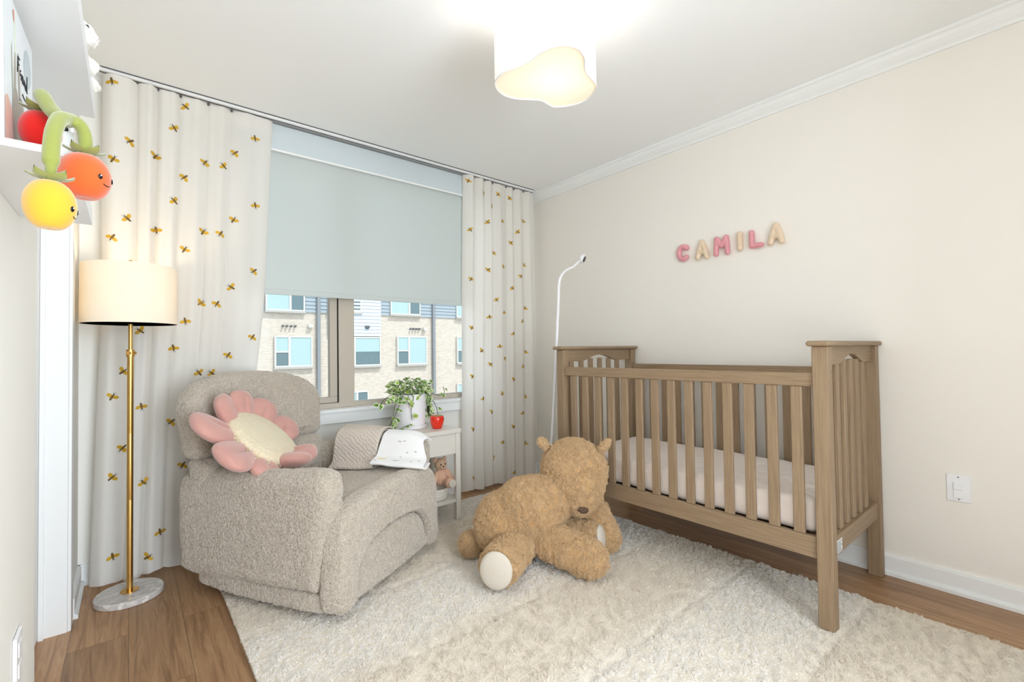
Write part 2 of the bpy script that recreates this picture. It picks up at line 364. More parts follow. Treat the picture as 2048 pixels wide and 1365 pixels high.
BEER = [(2.114,2.534),(2.278,2.469),(2.433,2.493),(2.363,2.379),(2.565,2.488),(2.120,2.134),(2.312,2.232),(2.474,2.268),(2.728,2.315),(2.649,2.202),(2.566,2.093),(2.383,1.983),(2.311,1.829),(2.473,1.873),(2.726,1.919),(2.667,1.807),(2.123,1.733),(2.570,1.694),(2.402,1.584),(2.727,1.526),(2.317,1.433),(2.479,1.478),(2.679,1.409),(2.125,1.338),(2.576,1.296),(2.427,1.187),(2.226,1.152),(2.725,1.134),(2.321,1.037),(2.488,1.082),(2.680,1.010),(2.124,0.946),(2.577,0.899),(2.444,0.784),(2.232,0.759),(2.718,0.739),(2.327,0.641),(2.672,0.597),(2.125,0.522),(2.570,0.488),(2.442,0.373),(2.718,0.321),(2.349,0.249),(2.574,0.094),(2.129,0.131)]
def curtain_mat():
    tt = NT('white linen curtain'); v = tt.coord((1, 1, 1)); c = rgb(250, 247, 242)
    n = tt.add('ShaderNodeTexNoise', Scale=120.0, Detail=3.0); mp = tt.coord((1, 1, .15)); tt.link(mp, n.inputs['Vector'])
    tt.b.inputs['Base Color'].default_value = c; tt.b.inputs['Roughness'].default_value = .9; tt.b.inputs['Specular IOR Level'].default_value = .1
    tt.bump(n.outputs['Fac'], .12, .002)
    tr = tt.add('ShaderNodeBsdfTranslucent'); tr.inputs['Color'].default_value = c; mx = tt.add('ShaderNodeMixShader'); mx.inputs[0].default_value = .4
    tt.link(tt.b.outputs[0], mx.inputs[1]); tt.link(tr.outputs[0], mx.inputs[2]); tt.link(mx.outputs[0], tt.out.inputs['Surface']); return tt.m
M['curtain'] = curtain_mat()
M['beey'] = mat('golden thread', rgb(212, 168, 52), .6); M['beek'] = mat('black thread', rgb(38, 32, 26), .7); M['beeo'] = mat('ochre thread', rgb(168, 132, 60), .6)
def curtain(name, label, xl, xr, valleys, bees, zb, zt, y0, amp, bee_r, seed, push=0):
    rnd = random.Random(seed); V = [0] + valleys + [1]
    ph = [rnd.uniform(-.15, .15) for _ in V]
    def yy(x, z):
        s = (x - xl(z)) / (xr(z) - xl(z)); s = min(max(s, 0), 1); k = 0
        while k < len(V) - 2 and s > V[k + 1]: k += 1
        w = (s - V[k]) / (V[k + 1] - V[k]); a = amp * (.75 + .25 * math.sin(7 * k + 2)) * (1 if z > 2.3 else 1.15)
        h = math.sin(math.pi * w) ** .62; e = push * min(1, max(0, (s - .35) / .3)) * min(1, max(0, (1.35 - z) / .4)); a *= 1 - .6 * e
        rip = .006 * math.sin(w * 9 + ph[k] * 20 + z * .6) * math.sin(math.pi * w)
        return y0 + .038 * e - a * h - rip - .004 * math.sin(3 * z + 5 * s)
    def P(s, q):
        z = zb + (zt - zb) * q
        if q < .5: z += (1 - q * 2) ** 8 * .008 * math.sin(s * 21)
        x = xl(z) + (xr(z) - xl(z)) * s; return (x, yy(x, z), z)
    t = thing(name, label, 'curtain', ((xl(1) + xr(1)) / 2, y0, zb))
    mb = MB().grid(P, 220, 90)
    body = mb
    # bees as thread patches lying on the cloth
    def patch(cx, cz, ang, pts, mi, lift):
        ca, sa = math.cos(ang), math.sin(ang); vs = []
        for (a, b) in pts:
            x = cx + a * ca - b * sa; z = cz + a * sa + b * ca; xx = min(max(x, xl(z) + .002), xr(z) - .002); vs.append((xx, yy(xx, z) - lift, z))
        c0 = Vector((0, 0, 0))
        for p in vs: c0 += Vector(p)
        c0 /= len(vs); k = len(vs)
        xx = c0.x; c0.y = min(c0.y, yy(c0.x, c0.z) - lift)
        mb.add(vs + [c0], [(i, (i + 1) % k, k) for i in range(k)], mi)
    def el(cx, cy, a, b, rot, n=14):
        return [(cx + a * math.cos(2 * math.pi * i / n) * math.cos(rot) - b * math.sin(2 * math.pi * i / n) * math.sin(rot), cy + a * math.cos(2 * math.pi * i / n) * math.sin(rot) + b * math.sin(2 * math.pi * i / n) * math.cos(rot)) for i in range(n)]
    for (bx, bz) in bees:
        if not (xl(bz) + .012 < bx < xr(bz) - .012): continue
        g = bee_r; a = rnd.choice([-.9, -.5, .6, .9, 2.3, 2.6, 3.3])
        patch(bx, bz, a, el(-.56 * g, .08 * g, .52 * g, .36 * g, -.3), 1, .0028)
        patch(bx, bz, a, el(.56 * g, .08 * g, .52 * g, .36 * g, .3), 1, .0028)
        patch(bx, bz, a, el(0, -.15 * g, .24 * g, .72 * g, 0), 3, .0034)
        for j, q in enumerate((-.72, -.45, -.18, .1)): patch(bx, bz, a, el(0, q * g, .26 * g * (1 - .25 * abs(q)), .075 * g, 0, 10), 2, .0040)
        patch(bx, bz, a, el(0, .5 * g, .14 * g, .13 * g, 0, 10), 2, .0040)
        for sg in (-1, 1): patch(bx, bz, a, el(sg * .17 * g, .78 * g, .03 * g, .24 * g, -sg * .45, 8), 2, .0036)
    body.build('curtain_panel', [M['curtain'], M['beey'], M['beek'], M['beeo']], t, smooth='keep', angle=80)
    hd = MB().grid(lambda s, q: (lambda x, z: (x, yy(x, z) - .0012, z))(xl(zt - .09 * q) + (xr(zt) - xl(zt)) * s, zt - .09 * q), 180, 4)
    hd.build('header_tape', M['curtain'], t, smooth='keep', angle=80)
    for k in range(1, len(V) - 1):
        x = xl(zt) + (xr(zt) - xl(zt)) * V[k]; MB().box(x - .006, x + .006, y0 - .012, y0 - .001, zt - .008, zt + .006).build('curtain_hook', M['dark'], t)
    return t
def pw(tab):
    def f(z):
        for (z0, a), (z1, b) in zip(tab, tab[1:]):
            if z <= z1: return a + (b - a) * max(0, (z - z0)) / (z1 - z0)
        return tab[-1][1]
    return f
curtain('curtain', 'left white bee-embroidered curtain behind the floor lamp', pw([(0, -.152), (1.28, -.115), (2.6, -.108)]), pw([(0, .565), (1.04, .592), (1.54, .634), (2.6, .68)]),
        [.175, .285, .41, .575, .72], BEEL, .015, 2.585, 3.110, .050, .024, 3, 1)
curtain('curtain', 'right white bee-embroidered curtain in the corner by the crib', pw([(0, 2.04), (2.6, 2.085)]), pw([(0, 2.845), (2.6, 2.855)]),
        [.14, .275, .39, .585, .70, .845], BEER, .03, 2.585, 3.112, .046, .022, 5)

# ------------------------------------------------------------------ rug
rx0, rx1, ry0, ry1 = .345, 2.55, -.55, 2.985
def rugP(s, q):
    x = rx0 + (rx1 - rx0) * s; y = ry0 + (ry1 - ry0) * q
    g = 0
    for ly in (.58, 1.08, 1.59, 2.12, 2.61): g = max(g, math.exp(-((y - ly - .012 * math.sin(x * 4)) / .012) ** 2))
    return (x, y, .012 - .008 * g + .002 * noise.noise((x * 9, y * 9, 1)))
rm = MB().grid(rugP, 150, 260); k0 = len(rm.v)
rm.box(rx0, rx1, ry0, ry1, .0005, .004)
rug = rm.build('area_rug', [M['rug'], M['rughair']], None, (1.45, 1.2, 0), smooth='keep')
tag(rug, 'large ivory shag rug with carved lines on the wood floor', 'rug')
vg = rug.vertex_groups.new(name='pile')
vg.add([i for i in range(k0) if rm.v[i].y > -.05], 1.0, 'REPLACE')
fur(rug, 'pile', 14000, .0062, 22, rad=.0014, rnd=1.6, clump=.5, rough=.005, seed=3, mslot=2, vg='pile')

# ------------------------------------------------------------------ crib
cr = thing('baby_crib', 'oak slatted baby crib with arched end panels against the right wall', 'crib', (2.52, 1.36, 0))
cx0, cx1 = 2.14, 2.918; zt = 1.15
def crib_end(ya, yb):
    """end panel between y=ya and y=yb (ya = outer face nearest its own end)"""
    yc = (ya + yb) / 2
    for x0, x1 in ((cx0, cx0 + .055), (cx1 - .055, cx1)): MB().box(x0, x1, ya, yb, .0145 if x0 < 2.5 else .0005, zt).build('leg', WZ, cr, bevel=.004)
    MB().box(cx0 - .026, 2.936, ya - .013, yb + .013, zt, zt + .022).build('top_cap', WX, cr, bevel=.01, seg=4)
    x0, x1 = cx0 + .055, cx1 - .055; xm = (x0 + x1) / 2; top = []; N = 40
    for i in range(N + 1):
        x = x0 + (x1 - x0) * i / N; u = abs(x - xm) / .19
        top.append((x, 1.072 + (.042 * (.5 + .5 * math.cos(math.pi * min(u, 1))) ** .75)))
    out = top + [(x1, zt), (x0, zt)]; ap = MB(); n = len(out)
    for yq in (yc - .012, yc + .012): ap.v += [Vector((x, yq, z)) for x, z in out]
    ap.f = [(i, (i + 1) % n, n + (i + 1) % n, n + i) for i in range(n)]; ap.m = [0] * n
    for i in range(N):
        a, b = i, i + 1; ta = len(ap.v); ap.v += [Vector((out[a][0], yc - .012, zt)), Vector((out[b][0], yc - .012, zt)), Vector((out[a][0], yc + .012, zt)), Vector((out[b][0], yc + .012, zt))]
        ap.f += [(a, b, ta + 1, ta), (n + a, n + b, ta + 3, ta + 2)]; ap.m += [0, 0]
    ap.build('arched_rail', WX, cr)
    MB().box(x0, x1, yc - .02, yc + .02, .292, .37).build('end_rail', WX, cr, bevel=.003)
    for i in range(6):
        x = 2.247 + .0965 * i; MB().box(x - .02, x + .02, yc - .009, yc + .009, .37, 1.09).build('end_slat', WZ, cr, bevel=.005, seg=3)
    for x in (cx0 + .04,):
        for z in (1.045, .318, .39): pass
crib_end(.609, .667); crib_end(2.066, 2.125)
for (x, z) in ((2.178, 1.046), (2.904, 1.06), (2.178, .315), (2.904, .40)):
    MB().tube([(x, .6088, z), (x, .612, z)], .0042, 12).build('bolt_hole', M['black'], cr)
for xa, xb, lab in ((2.152, 2.178, 'f'), (2.872, 2.898, 'b')):
    MB().box(xa, xb, .667, 2.066, .985, 1.04).build('side_rail', WY, cr, bevel=.003)
    MB().box(xa, xb, .667, 2.066, .285, .372).build('side_rail', WY, cr, bevel=.003)
    for k in range(14):
        y = .733 + .0975 * k; MB().box(xa + .004, xb - .004, y - .022, y + .022, .372, .985).build('slat', WZ, cr, bevel=.004, seg=2)
mp_ = MB().box(2.182, 2.868, .672, 2.06, .335, .352); mp_.build('mattress_support', WY, cr)
st = MB().box(2.215, 2.285, .6170, .6178, .300, .352).build('warning_label', M['white'], cr)
sl = MB()
for i in range(7): sl.box(2.22, 2.28 - .006 * (i % 3), .6164, .617, .304 + i * .0067, .3065 + i * .0067)
sl.build('printed_line', M['dark'], st)
mt = MB().slab(spline([(2.19, .684), (2.19, 1.36), (2.19, 2.046), (2.52, 2.046), (2.858, 2.046), (2.858, 1.36), (2.858, .684), (2.52, .684)][::-1], 1), .364, .512, .03, lambda a, b, t: (a, b, t))
mo = mt.build('crib_mattress', M['sheet'], None, (2.52, 1.36, .36))
for v in mo.data.vertices: pass
plush(mo, .012, 6, .0, None, .012, btex('CLOUDS', .09)); tag(mo, 'crib mattress in a pale pinkish fitted sheet', 'mattress')

# ------------------------------------------------------------------ name letters on the right wall
M['lpink'] = mat('glossy pink ceramic', rgb(222, 150, 158), .18, spec=.5, coat=.5); M['lbeige'] = mat('glossy beige ceramic', rgb(226, 202, 174), .18, spec=.5, coat=.5)
def letter(strokes, y0, y1, z0, z1, m, label, r=.017):
    mb = MB()
    for s in strokes:
        pts = [(XR - .019, y0 + (y1 - y0) * a, z0 + (z1 - z0) * b) for a, b in s]
        for p, q in zip(pts, pts[1:]): mb.capsule(p, q, r, r, 14, 4)
    o = mb.build('wall_letter', m, None, (XR, (y0 + y1) / 2, (z0 + z1) / 2)); plush(o, .004, 6)
    for v in o.data.vertices:
        if v.co.x > -.001: v.co.x = -.001
    tag(o, label, 'letter', 'puffy letters on the right wall')
arc = [(.5 + .42 * math.cos(R(a)), .5 + .42 * math.sin(R(a))) for a in range(45, 320, 12)]
A_ = [[(.1, .06), (.3, .6), (.5, .93), (.7, .6), (.9, .06)], [(.27, .38), (.73, .38)]]
rr = .0175
def box_(y0, y1, z0, z1): return (y0 - rr * .7, y1 + rr * .7, z0 + rr, z1 - rr)
letter([[(a, b) for a, b in arc]], *box_(1.717, 1.612, 1.736, 1.872), M['lpink'], 'glossy pink letter C at the left end of the wall name', .0185)
letter(A_, *box_(1.582, 1.479, 1.728, 1.878), M['lbeige'], 'glossy beige letter A next to the pink C', .0185)
letter([[(.1, .05), (.12, .5), (.16, .93), (.5, .5), (.84, .93), (.88, .5), (.9, .05)]], *box_(1.459, 1.342, 1.732, 1.879), M['lpink'], 'glossy pink letter M in the wall name')
letter([[(.5, .03), (.5, .97)]], *box_(1.309, 1.259, 1.746, 1.876), M['lbeige'], 'glossy beige letter I between the pink M and L', .019)
letter([[(.15, .95), (.15, .06), (.95, .06)]], *box_(1.236, 1.144, 1.744, 1.874), M['lpink'], 'glossy pink letter L in the wall name')
letter(A_, *box_(1.126, 1.026, 1.744, 1.891), M['lbeige'], 'glossy beige letter A at the right end of the wall name', .0185)

# ------------------------------------------------------------------ switches and outlet
t = thing('wall_switch', 'white wall plate with two stacked rocker switches right of the crib', 'switch', (XR, .334, .486))
MB().box(XR - .007, XR - .0005, .293, .375, .424, .548).build('face_plate', M['plastic'], t, bevel=.003)
for z in (.459, .497): MB().obox((XR - .009, .334, z), (.004, .0175, .0165), Matrix.Rotation(R(3), 3, 'Y')).build('rocker', M['plastic'], t, bevel=.002)
for z in (.436, .537): MB().tube([(XR - .0075, .334, z), (XR - .0068, .334, z)], .003, 10).build('screw', M['dark'], t)
t = thing('wall_outlet', 'white outlet plate low on the left wall beside the door frame', 'outlet', (XL, 1.53, .47))
MB().box(XL + .0005, XL + .008, 1.495, 1.566, .412, .527).build('face_plate', M['plastic'], t, bevel=.003)
for z in (.446, .493): MB().box(XL + .008, XL + .0095, 1.514, 1.547, z - .016, z + .016).build('socket_face', M['white'], t, bevel=.0007)

# ------------------------------------------------------------------ floor lamp
M['lshade'] = mat('white drum shade linen', rgb(250, 244, 232), .85, trans=.3)
M['marble'] = (lambda t: (t.link(t.ramp((lambda n: (t.link(t.coord((1, 2.5, 1)), n.inputs['Vector']), n.outputs['Fac'])[1])(t.add('ShaderNodeTexNoise', Scale=9.0, Detail=6.0, Distortion=2.2)), [(.42, rgb(214, 209, 204)), (.5, rgb(196, 190, 186)), (.56, rgb(234, 230, 225))]), t.b.inputs['Base Color']), setattr(t.b.inputs['Roughness'], 'default_value', .25), t.m)[2])(NT('white marble'))
lx, ly = .004, 2.885
t = thing('floor_lamp', 'brass floor lamp with white drum shade and round marble base', 'lamp', (lx, ly, 0))
MB().lathe([(0, .0005), (.128, .0005), (.131, .004), (.131, .025), (.127, .029), (0, .029)], (lx, ly, 0), 64).build('base', M['marble'], t, smooth=True)
MB().lathe([(0, .029), (.036, .029), (.036, .033), (0, .033)], (lx, ly, 0)).build('base_plate', M['gold'], t, smooth=True)
MB().lathe([(.0125, .033), (.0125, .46), (.0122, .462), (.0125, .464), (.0125, .775), (.0122, .777), (.0125, .779), (.0125, 1.16)], (lx, ly, 0), 24).lathe([(.0085, 1.16), (.0085, 1.585)], (lx, ly, 0), 20).build('pole', M['gold'], t, smooth=True)
MB().lathe([(.0, 1.145), (.0165, 1.145), (.0165, 1.18), (0, 1.18)], (lx, ly, 0), 24).tube([(lx - .01, ly - .03, 1.163), (lx, ly, 1.163)], .008, 12).tube([(lx + .022, ly - .008, 1.163), (lx, ly, 1.163)], .006, 12).build('height_knob', M['gold'], t, smooth=True)
r0 = .183
MB().lathe([(r0, 1.303), (r0, 1.305), (r0 - .001, 1.58), (r0 - .003, 1.58), (r0 - .0025, 1.303)], (lx, ly, 0), 96).build('lamp_shade', M['lshade'], t, smooth=True)
sp = MB()
for a in (0, 120, 240): sp.tube([(lx, ly, 1.575), (lx + (r0 - .004) * math.cos(R(a)), ly + (r0 - .004) * math.sin(R(a)), 1.575)], .0015, 8)
sp.build('spider', M['gold'], t)
MB().ell((lx, ly, 1.60), (.011, .011, .014)).build('finial', M['gold'], t, smooth=True)
em = NT('warm bulb'); em.b.inputs['Emission Color'].default_value = (1, .72, .42, 1); em.b.inputs['Emission Strength'].default_value = 4; em.b.inputs['Base Color'].default_value = (1, .9, .8, 1)
for q in (-.05, .05): MB().ell((lx + q, ly, 1.45), (.026, .026, .034)).build('bulb', em.m, t, smooth=True)

# ------------------------------------------------------------------ ceiling light
LAMP = [(1.158,1.481),(1.194,1.509),(1.248,1.523),(1.306,1.508),(1.361,1.472),(1.397,1.454),(1.445,1.458),(1.480,1.455),(1.521,1.412),(1.546,1.355),(1.541,1.295),(1.512,1.241),(1.479,1.219),(1.429,1.204),(1.394,1.194),(1.359,1.171),(1.326,1.141),(1.281,1.119),(1.249,1.116),(1.207,1.133),(1.182,1.166),(1.171,1.206),(1.170,1.242),(1.169,1.286),(1.157,1.334),(1.140,1.384),(1.139,1.433),(1.148,1.465)]
lo = spline(LAMP, 4); n_ = len(lo); lz0, lz1 = 2.25, 2.465
t = thing('ceiling_light', 'white wavy cloud-shaped flush ceiling light', 'ceiling light', (1.34, 1.32, ZC))
sh = MB(); cxl = Vector((1.34, 1.32))
for k, z in ((1, lz0), (1, lz1), (.985, lz1), (.985, lz0)): sh.v += [Vector((*(cxl + (p - cxl) * k), z)) for p in lo]
for l in range(4):
    for i in range(n_): sh.f.append((l * n_ + i, l * n_ + (i + 1) % n_, ((l + 1) % 4) * n_ + (i + 1) % n_, ((l + 1) % 4) * n_ + i)); sh.m.append(0)
M['cshade'] = mat('white linen cloud shade', rgb(250, 248, 247), .85, trans=.26)
sh.build('lamp_shade', M['cshade'], t, smooth=True)
M['diff'] = mat('opal diffuser', rgb(250, 242, 230), .6, trans=.30)
df = MB()
for z in (lz0 + .004, lz0 + .007): df.v += [Vector((*(cxl + (p - cxl) * .984), z)) for p in lo]
df.f = [tuple(range(n_)), tuple(range(n_, 2 * n_))] + [(i, (i + 1) % n_, n_ + (i + 1) % n_, n_ + i) for i in range(n_)]; df.m = [0] * len(df.f)
df.build('diffuser', M['diff'], t)
rim = MB().tube([(*p, lz0 + .001) for p in lo], .003, 8, closed=True); rim.build('rim', M['cshade'], t, smooth=True)
MB().lathe([(0, ZC - .0005), (.07, ZC - .0005), (.07, ZC - .025), (.05, ZC - .03), (.012, ZC - .03), (.012, 2.42), (0, 2.42)], (1.34, 1.32, 0)).build('ceiling_mount', M['white'], t, smooth=True)
em2 = NT('soft white bulb'); em2.b.inputs['Emission Color'].default_value = (1, .94, .87, 1); em2.b.inputs['Emission Strength'].default_value = 2.5
for q in (-.06, .06): MB().ell((1.34 + q, 1.32, 2.37), (.03, .03, .038)).build('bulb', em2.m, t, smooth=True)

# ------------------------------------------------------------------ baby monitor stand
t = thing('baby_monitor_stand', 'tall white baby monitor camera stand behind the crib', 'baby monitor', (2.19, 2.3, 0))
pts = spline([(2.188, 2.3, .03), (2.262, 2.3, .55), (2.338, 2.3, 1.40), (2.352, 2.3, 1.60), (2.375, 2.3, 1.675), (2.43, 2.3, 1.725), (2.50, 2.3, 1.755)], 8, False)
MB().tube(pts, [.0105] * 30 + [.0095] * (len(pts) - 30), 16).build('pole', M['plastic'], t, smooth=True)
MB().lathe([(0, .0145), (.11, .0145), (.11, .026), (.1, .032), (0, .032)], (2.188, 2.3, 0)).build('base', M['plastic'], t, smooth=True)
MB().capsule((2.497, 2.3, 1.752), (2.56, 2.29, 1.803), .009, .009, 14).build('neck', M['plastic'], t, smooth=True)
hd = Vector((2.585, 2.28, 1.825)); ax = Vector((.45, -.80, -.40)).normalized(); F_ = frame(ax)
MB().lathe([(0, -.02), (.02, -.018), (.033, -.008), (.035, .006), (.033, .014), (0, .016)], hd, 32, M=F_).build('camera_head', M['plastic'], t, smooth=True)
MB().lathe([(0, .0158), (.022, .0158), (.021, .019), (0, .0195)], hd + ax * .0005, 28, M=F_).build('lens', M['black'], t, smooth=True)

# ------------------------------------------------------------------ swivel armchair
th = R(31.0); CO = Vector((.804, 2.523, 0)); CM = Matrix.Translation(CO) @ Matrix.Rotation(th, 4, 'Z')
def cw(u, v, z): return CM @ Vector((u, v, z))
t = chair = thing('glider_armchair', 'rounded cream boucle swivel armchair by the window', 'armchair', CO)
BT = btex('VORONOI', .014); CT = btex('CLOUDS', .02)
M['bouclehair'] = hairmat('cream boucle loops', rgb(216, 206, 193), .10)
def pl(o, vox=.0055, sm=10):
    plush(o, vox, sm, .004, CT); o.data.materials.append(M['bouclehair'])
    ar = sum(p.area for p in o.data.polygons)
    fur(o, 'loops', int(4200 * ar), .0016, 26, rad=.0011, rnd=2.5, clump=.45, rough=.003, seed=len(o.name), mslot=2); return o
def taper(u, v): return u * (1 - .10 * max(0, v + .1))
# arms
side = spline([(.47, .105), (.1, .12), (-.28, .135), (-.335, .16), (-.362, .30), (-.385, .47), (-.395, .57), (-.378, .632), (-.31, .652), (-.1, .632), (.2, .61), (.45, .585), (.525, .54), (.54, .40), (.525, .20)][::-1], 6)
for sg in (-1, 1):
    mb = MB().slab(side, .312, .447, .064, lambda a, b, q: cw(sg * taper(q, a), a, b), 7)
    pl(mb.build('arm', M['boucle'], t))
# body / skirt
out = []
for (u, v) in spline([(-.425, -.30), (-.36, -.395), (-.2, -.415), (0, -.42), (.2, -.415), (.36, -.395), (.425, -.30), (.425, 0), (.405, .30), (.34, .45), (0, .47), (-.34, .45), (-.405, .30), (-.425, 0)], 6): out.append((u, v))
sk = MB().slab(out, .055, .135, .02, lambda a, b, q: cw(a, b, q))
sk.slab([(u * .93, v * .93) for u, v in out], .10, .36, .03, lambda a, b, q: cw(a, b, q)); pl(sk.build('skirt', M['boucle'], t), .006)
# seat with waterfall front forming an arch
seat = MB()
Uo = [(-.425, .075), (-.425, .30), (-.41, .42), (-.36, .485), (-.26, .51), (0, .52), (.26, .51), (.36, .485), (.41, .42), (.425, .30), (.425, .075), (.315, .065), (.312, .12), (.295, .20), (.235, .275), (.12, .308), (0, .315), (-.12, .308), (-.235, .275), (-.295, .20), (-.312, .12), (-.315, .065)]
seat.slab(spline(Uo, 5)[::-1], -.445, -.33, .035, lambda a, b, q: cw(a * (1 - .05 * max(0, -.36 - q) * 10 * (abs(a) > .33)), q, b))
seat.slab(spline([(-.305, -.40), (0, -.42), (.305, -.40), (.305, .1), (.30, .44), (0, .48), (-.30, .44), (-.305, .1)], 6), .30, .50, .06, lambda a, b, q: cw(a, b, q - .06 * max(0, (b + .25) / .6)))
pl(seat.build('seat', M['boucle'], t))
fp = MB().slab(spline([(-.30, .07), (-.298, .14), (-.27, .22), (-.2, .28), (-.1, .303), (0, .306), (.1, .303), (.2, .28), (.27, .22), (.298, .14), (.30, .07), (0, .06)], 5)[::-1], -.425, -.34, .025, lambda a, b, q: cw(a, q, b)); pl(fp.build('footrest_panel', M['boucle'], t))
# back cushions
def rec(a, b, q, bulge=.0): return cw(a - .035, q + .16 * (b - .75) - .5 * a * a, b)
up = spline([(-.385, .655), (-.412, .75), (-.428, .85), (-.412, .93), (-.34, 1.00), (-.2, 1.04), (0, 1.052), (.2, 1.04), (.34, 1.00), (.412, .93), (.428, .85), (.412, .75), (.385, .655), (.2, .645), (0, .64), (-.2, .645)][::-1], 5)
pl(MB().slab(up, .42, .575, .068, rec, 7).build('back_cushion', M['boucle'], t))
lb = spline([(-.36, .43), (-.385, .52), (-.39, .60), (-.37, .65), (-.2, .655), (0, .655), (.2, .655), (.37, .65), (.39, .60), (.385, .52), (.36, .43), (0, .40)][::-1], 5)
pl(MB().slab(lb, .40, .56, .06, rec, 6).build('lumbar_cushion', M['boucle'], t))
MB().lathe([(0, .026), (.25, .026), (.26, .03), (.26, .04), (.22, .045), (.10, .046), (.10, .08), (0, .08)], CO, 48).build('swivel_base', M['black'], t, smooth=True)

# ------------------------------------------------------------------ flower cushion
pc = Vector((.510, 2.580, .712)); pn = Vector((.537, -.354, .719)).normalized(); PF = frame(pn, (.708, -.251, -.663))
t = thing('flower_cushion', 'pink flower-shaped cushion with fluffy cream centre on the armchair', 'cushion', pc)
dk = MB().lathe([(0, -.045), (.15, -.045), (.188, -.03), (.2, 0), (.197, .012), (.165, .028), (.08, .038), (0, .04)], pc + pn * .02, 48, M=PF)
dko = dk.build('centre', [M['sherpa'], M['fringe']], t); plush(dko, .006, 4, .004, CT)
rn = random.Random(4); NP = 10
for i in range(NP):
    a = 2 * math.pi * i / NP + .15; dr = PF @ Vector((math.cos(a), math.sin(a), 0)); tilt = rn.uniform(-.25, .15)
    upv = dr.dot(PF @ Vector((0, 1, 0))); upv = dr.dot(Vector((-.35, .75, .55)).normalized())
    if upv > .25: tilt = .30 + .35 * upv
    if dr.z < -.45: tilt = .85
    ax_ = (dr * math.cos(tilt) + pn * math.sin(tilt)).normalized(); sd = pn.cross(dr).normalized(); nn = ax_.cross(sd) * -1
    mb = MB(); L_, W_ = (.19 if upv > .25 else .25 if math.cos(a) < .2 else .17), (.108 if upv <= .25 and math.cos(a) < .2 else .10)
    def pet(s, q, L_=L_, W_=W_):
        f = math.sin(math.pi * min(1, q)) ** .55 if q < 1 else 0
        return f
    rows = 22; ring = 56
    for r_ in range(rows + 1):
        ph = .62 + (math.pi - .62) * r_ / rows; q = (1 - math.cos(ph)) / 2; wv = max(W_ * math.sin(ph) ** .75 * (.62 + .38 * q), .002) if r_ < rows else .002
        hv = max(.040 * math.sin(ph) ** .6, .002) if r_ < rows else .002
        for k in range(ring):
            an = 2 * math.pi * k / ring; x = wv * math.cos(an); h = hv * math.sin(an)
            h -= .030 * math.exp(-((x - .012 * math.sin(i * 2.1)) / .009) ** 2) * max(0, 1 - q * 1.2) ** .7 * (1 if math.sin(an) > 0 else -1)
            mb.v.append(pc + dr * .13 - pn * .02 + ax_ * (L_ * q) + sd * x + nn * h)
    for r_ in range(rows):
        for k in range(ring): mb.f.append((r_ * ring + k, r_ * ring + (k + 1) % ring, (r_ + 1) * ring + (k + 1) % ring, (r_ + 1) * ring + k)); mb.m.append(0)
    mb.f += [tuple(range(ring)), tuple(range(rows * ring, rows * ring + ring))]; mb.m += [0, 0]
    mb.build('petal', M['pink'], t, smooth=True, angle=80)
# fringe ring
fg = MB()
for i in range(260):
    a = rn.uniform(0, 2 * math.pi); d0 = PF @ Vector((math.cos(a), math.sin(a), 0)); p = pc + d0 * .19 + pn * rn.uniform(-.03, .022); q = p + d0 * rn.uniform(.02, .035) - pn * rn.uniform(-.004, .02)
    fg.tube([p, (p + q) / 2 + pn * rn.uniform(0, .006), q], [.0028, .0026, .0012], 5)
fo = fg.build('fringe', M['sherpa'], t, smooth=True)

# ------------------------------------------------------------------ blankets over the right arm
def knit():
    tt = NT('beige cable knit'); v = tt.coord()
    mpp = tt.add('ShaderNodeMapping'); mpp.inputs['Rotation'].default_value = (R(20), R(35), R(20)); tt.link(v, mpp.inputs['Vector'])
    wv = tt.add('ShaderNodeTexWave', Scale=17.0, Distortion=6.0, Detail=1.0); wv.inputs['Detail Scale'].default_value = 2; tt.link(mpp.outputs[0], wv.inputs['Vector'])
    tt.b.inputs['Base Color'].default_value = rgb(216, 204, 192); tt.b.inputs['Roughness'].default_value = .95; tt.b.inputs['Specular IOR Level'].default_value = .1
    tt.bump(wv.outputs['Fac'], .45, .005); return tt.m
M['knit'] = knit(); M['muslin'] = mat('white muslin', rgb(242, 241, 240), .9, bump=.35, bump_s=70, bump_d=.004)
M['motg'] = mat('grey print', rgb(176, 170, 168), .9); M['moty'] = mat('yellow print', rgb(240, 222, 172), .9)
def drape(prof, v0, v1, sk=0, zs=0, drop=0):
    pr = spline([Vector((a, b)) for a, b in prof], 8, False)
    L = [0]
    for a, b in zip(pr, pr[1:]): L.append(L[-1] + (b - a).length)
    def f(s, q):
        d = q * L[-1]; i = 0
        while i < len(L) - 2 and L[i + 1] < d: i += 1
        w = (d - L[i]) / max(1e-6, L[i + 1] - L[i]); p = pr[i].lerp(pr[i + 1], w); v = v0 + (v1 - v0) * s
        return Vector((p.x, v + sk * s * (p.y - .67), p.y - zs * (1 - s) * min(1, max(0, (.66 - p.y) / .16)) - drop * max(0, (s - .6) / .4) ** 2 * min(1, max(0, (p.y - .58) / .08))))
    return f
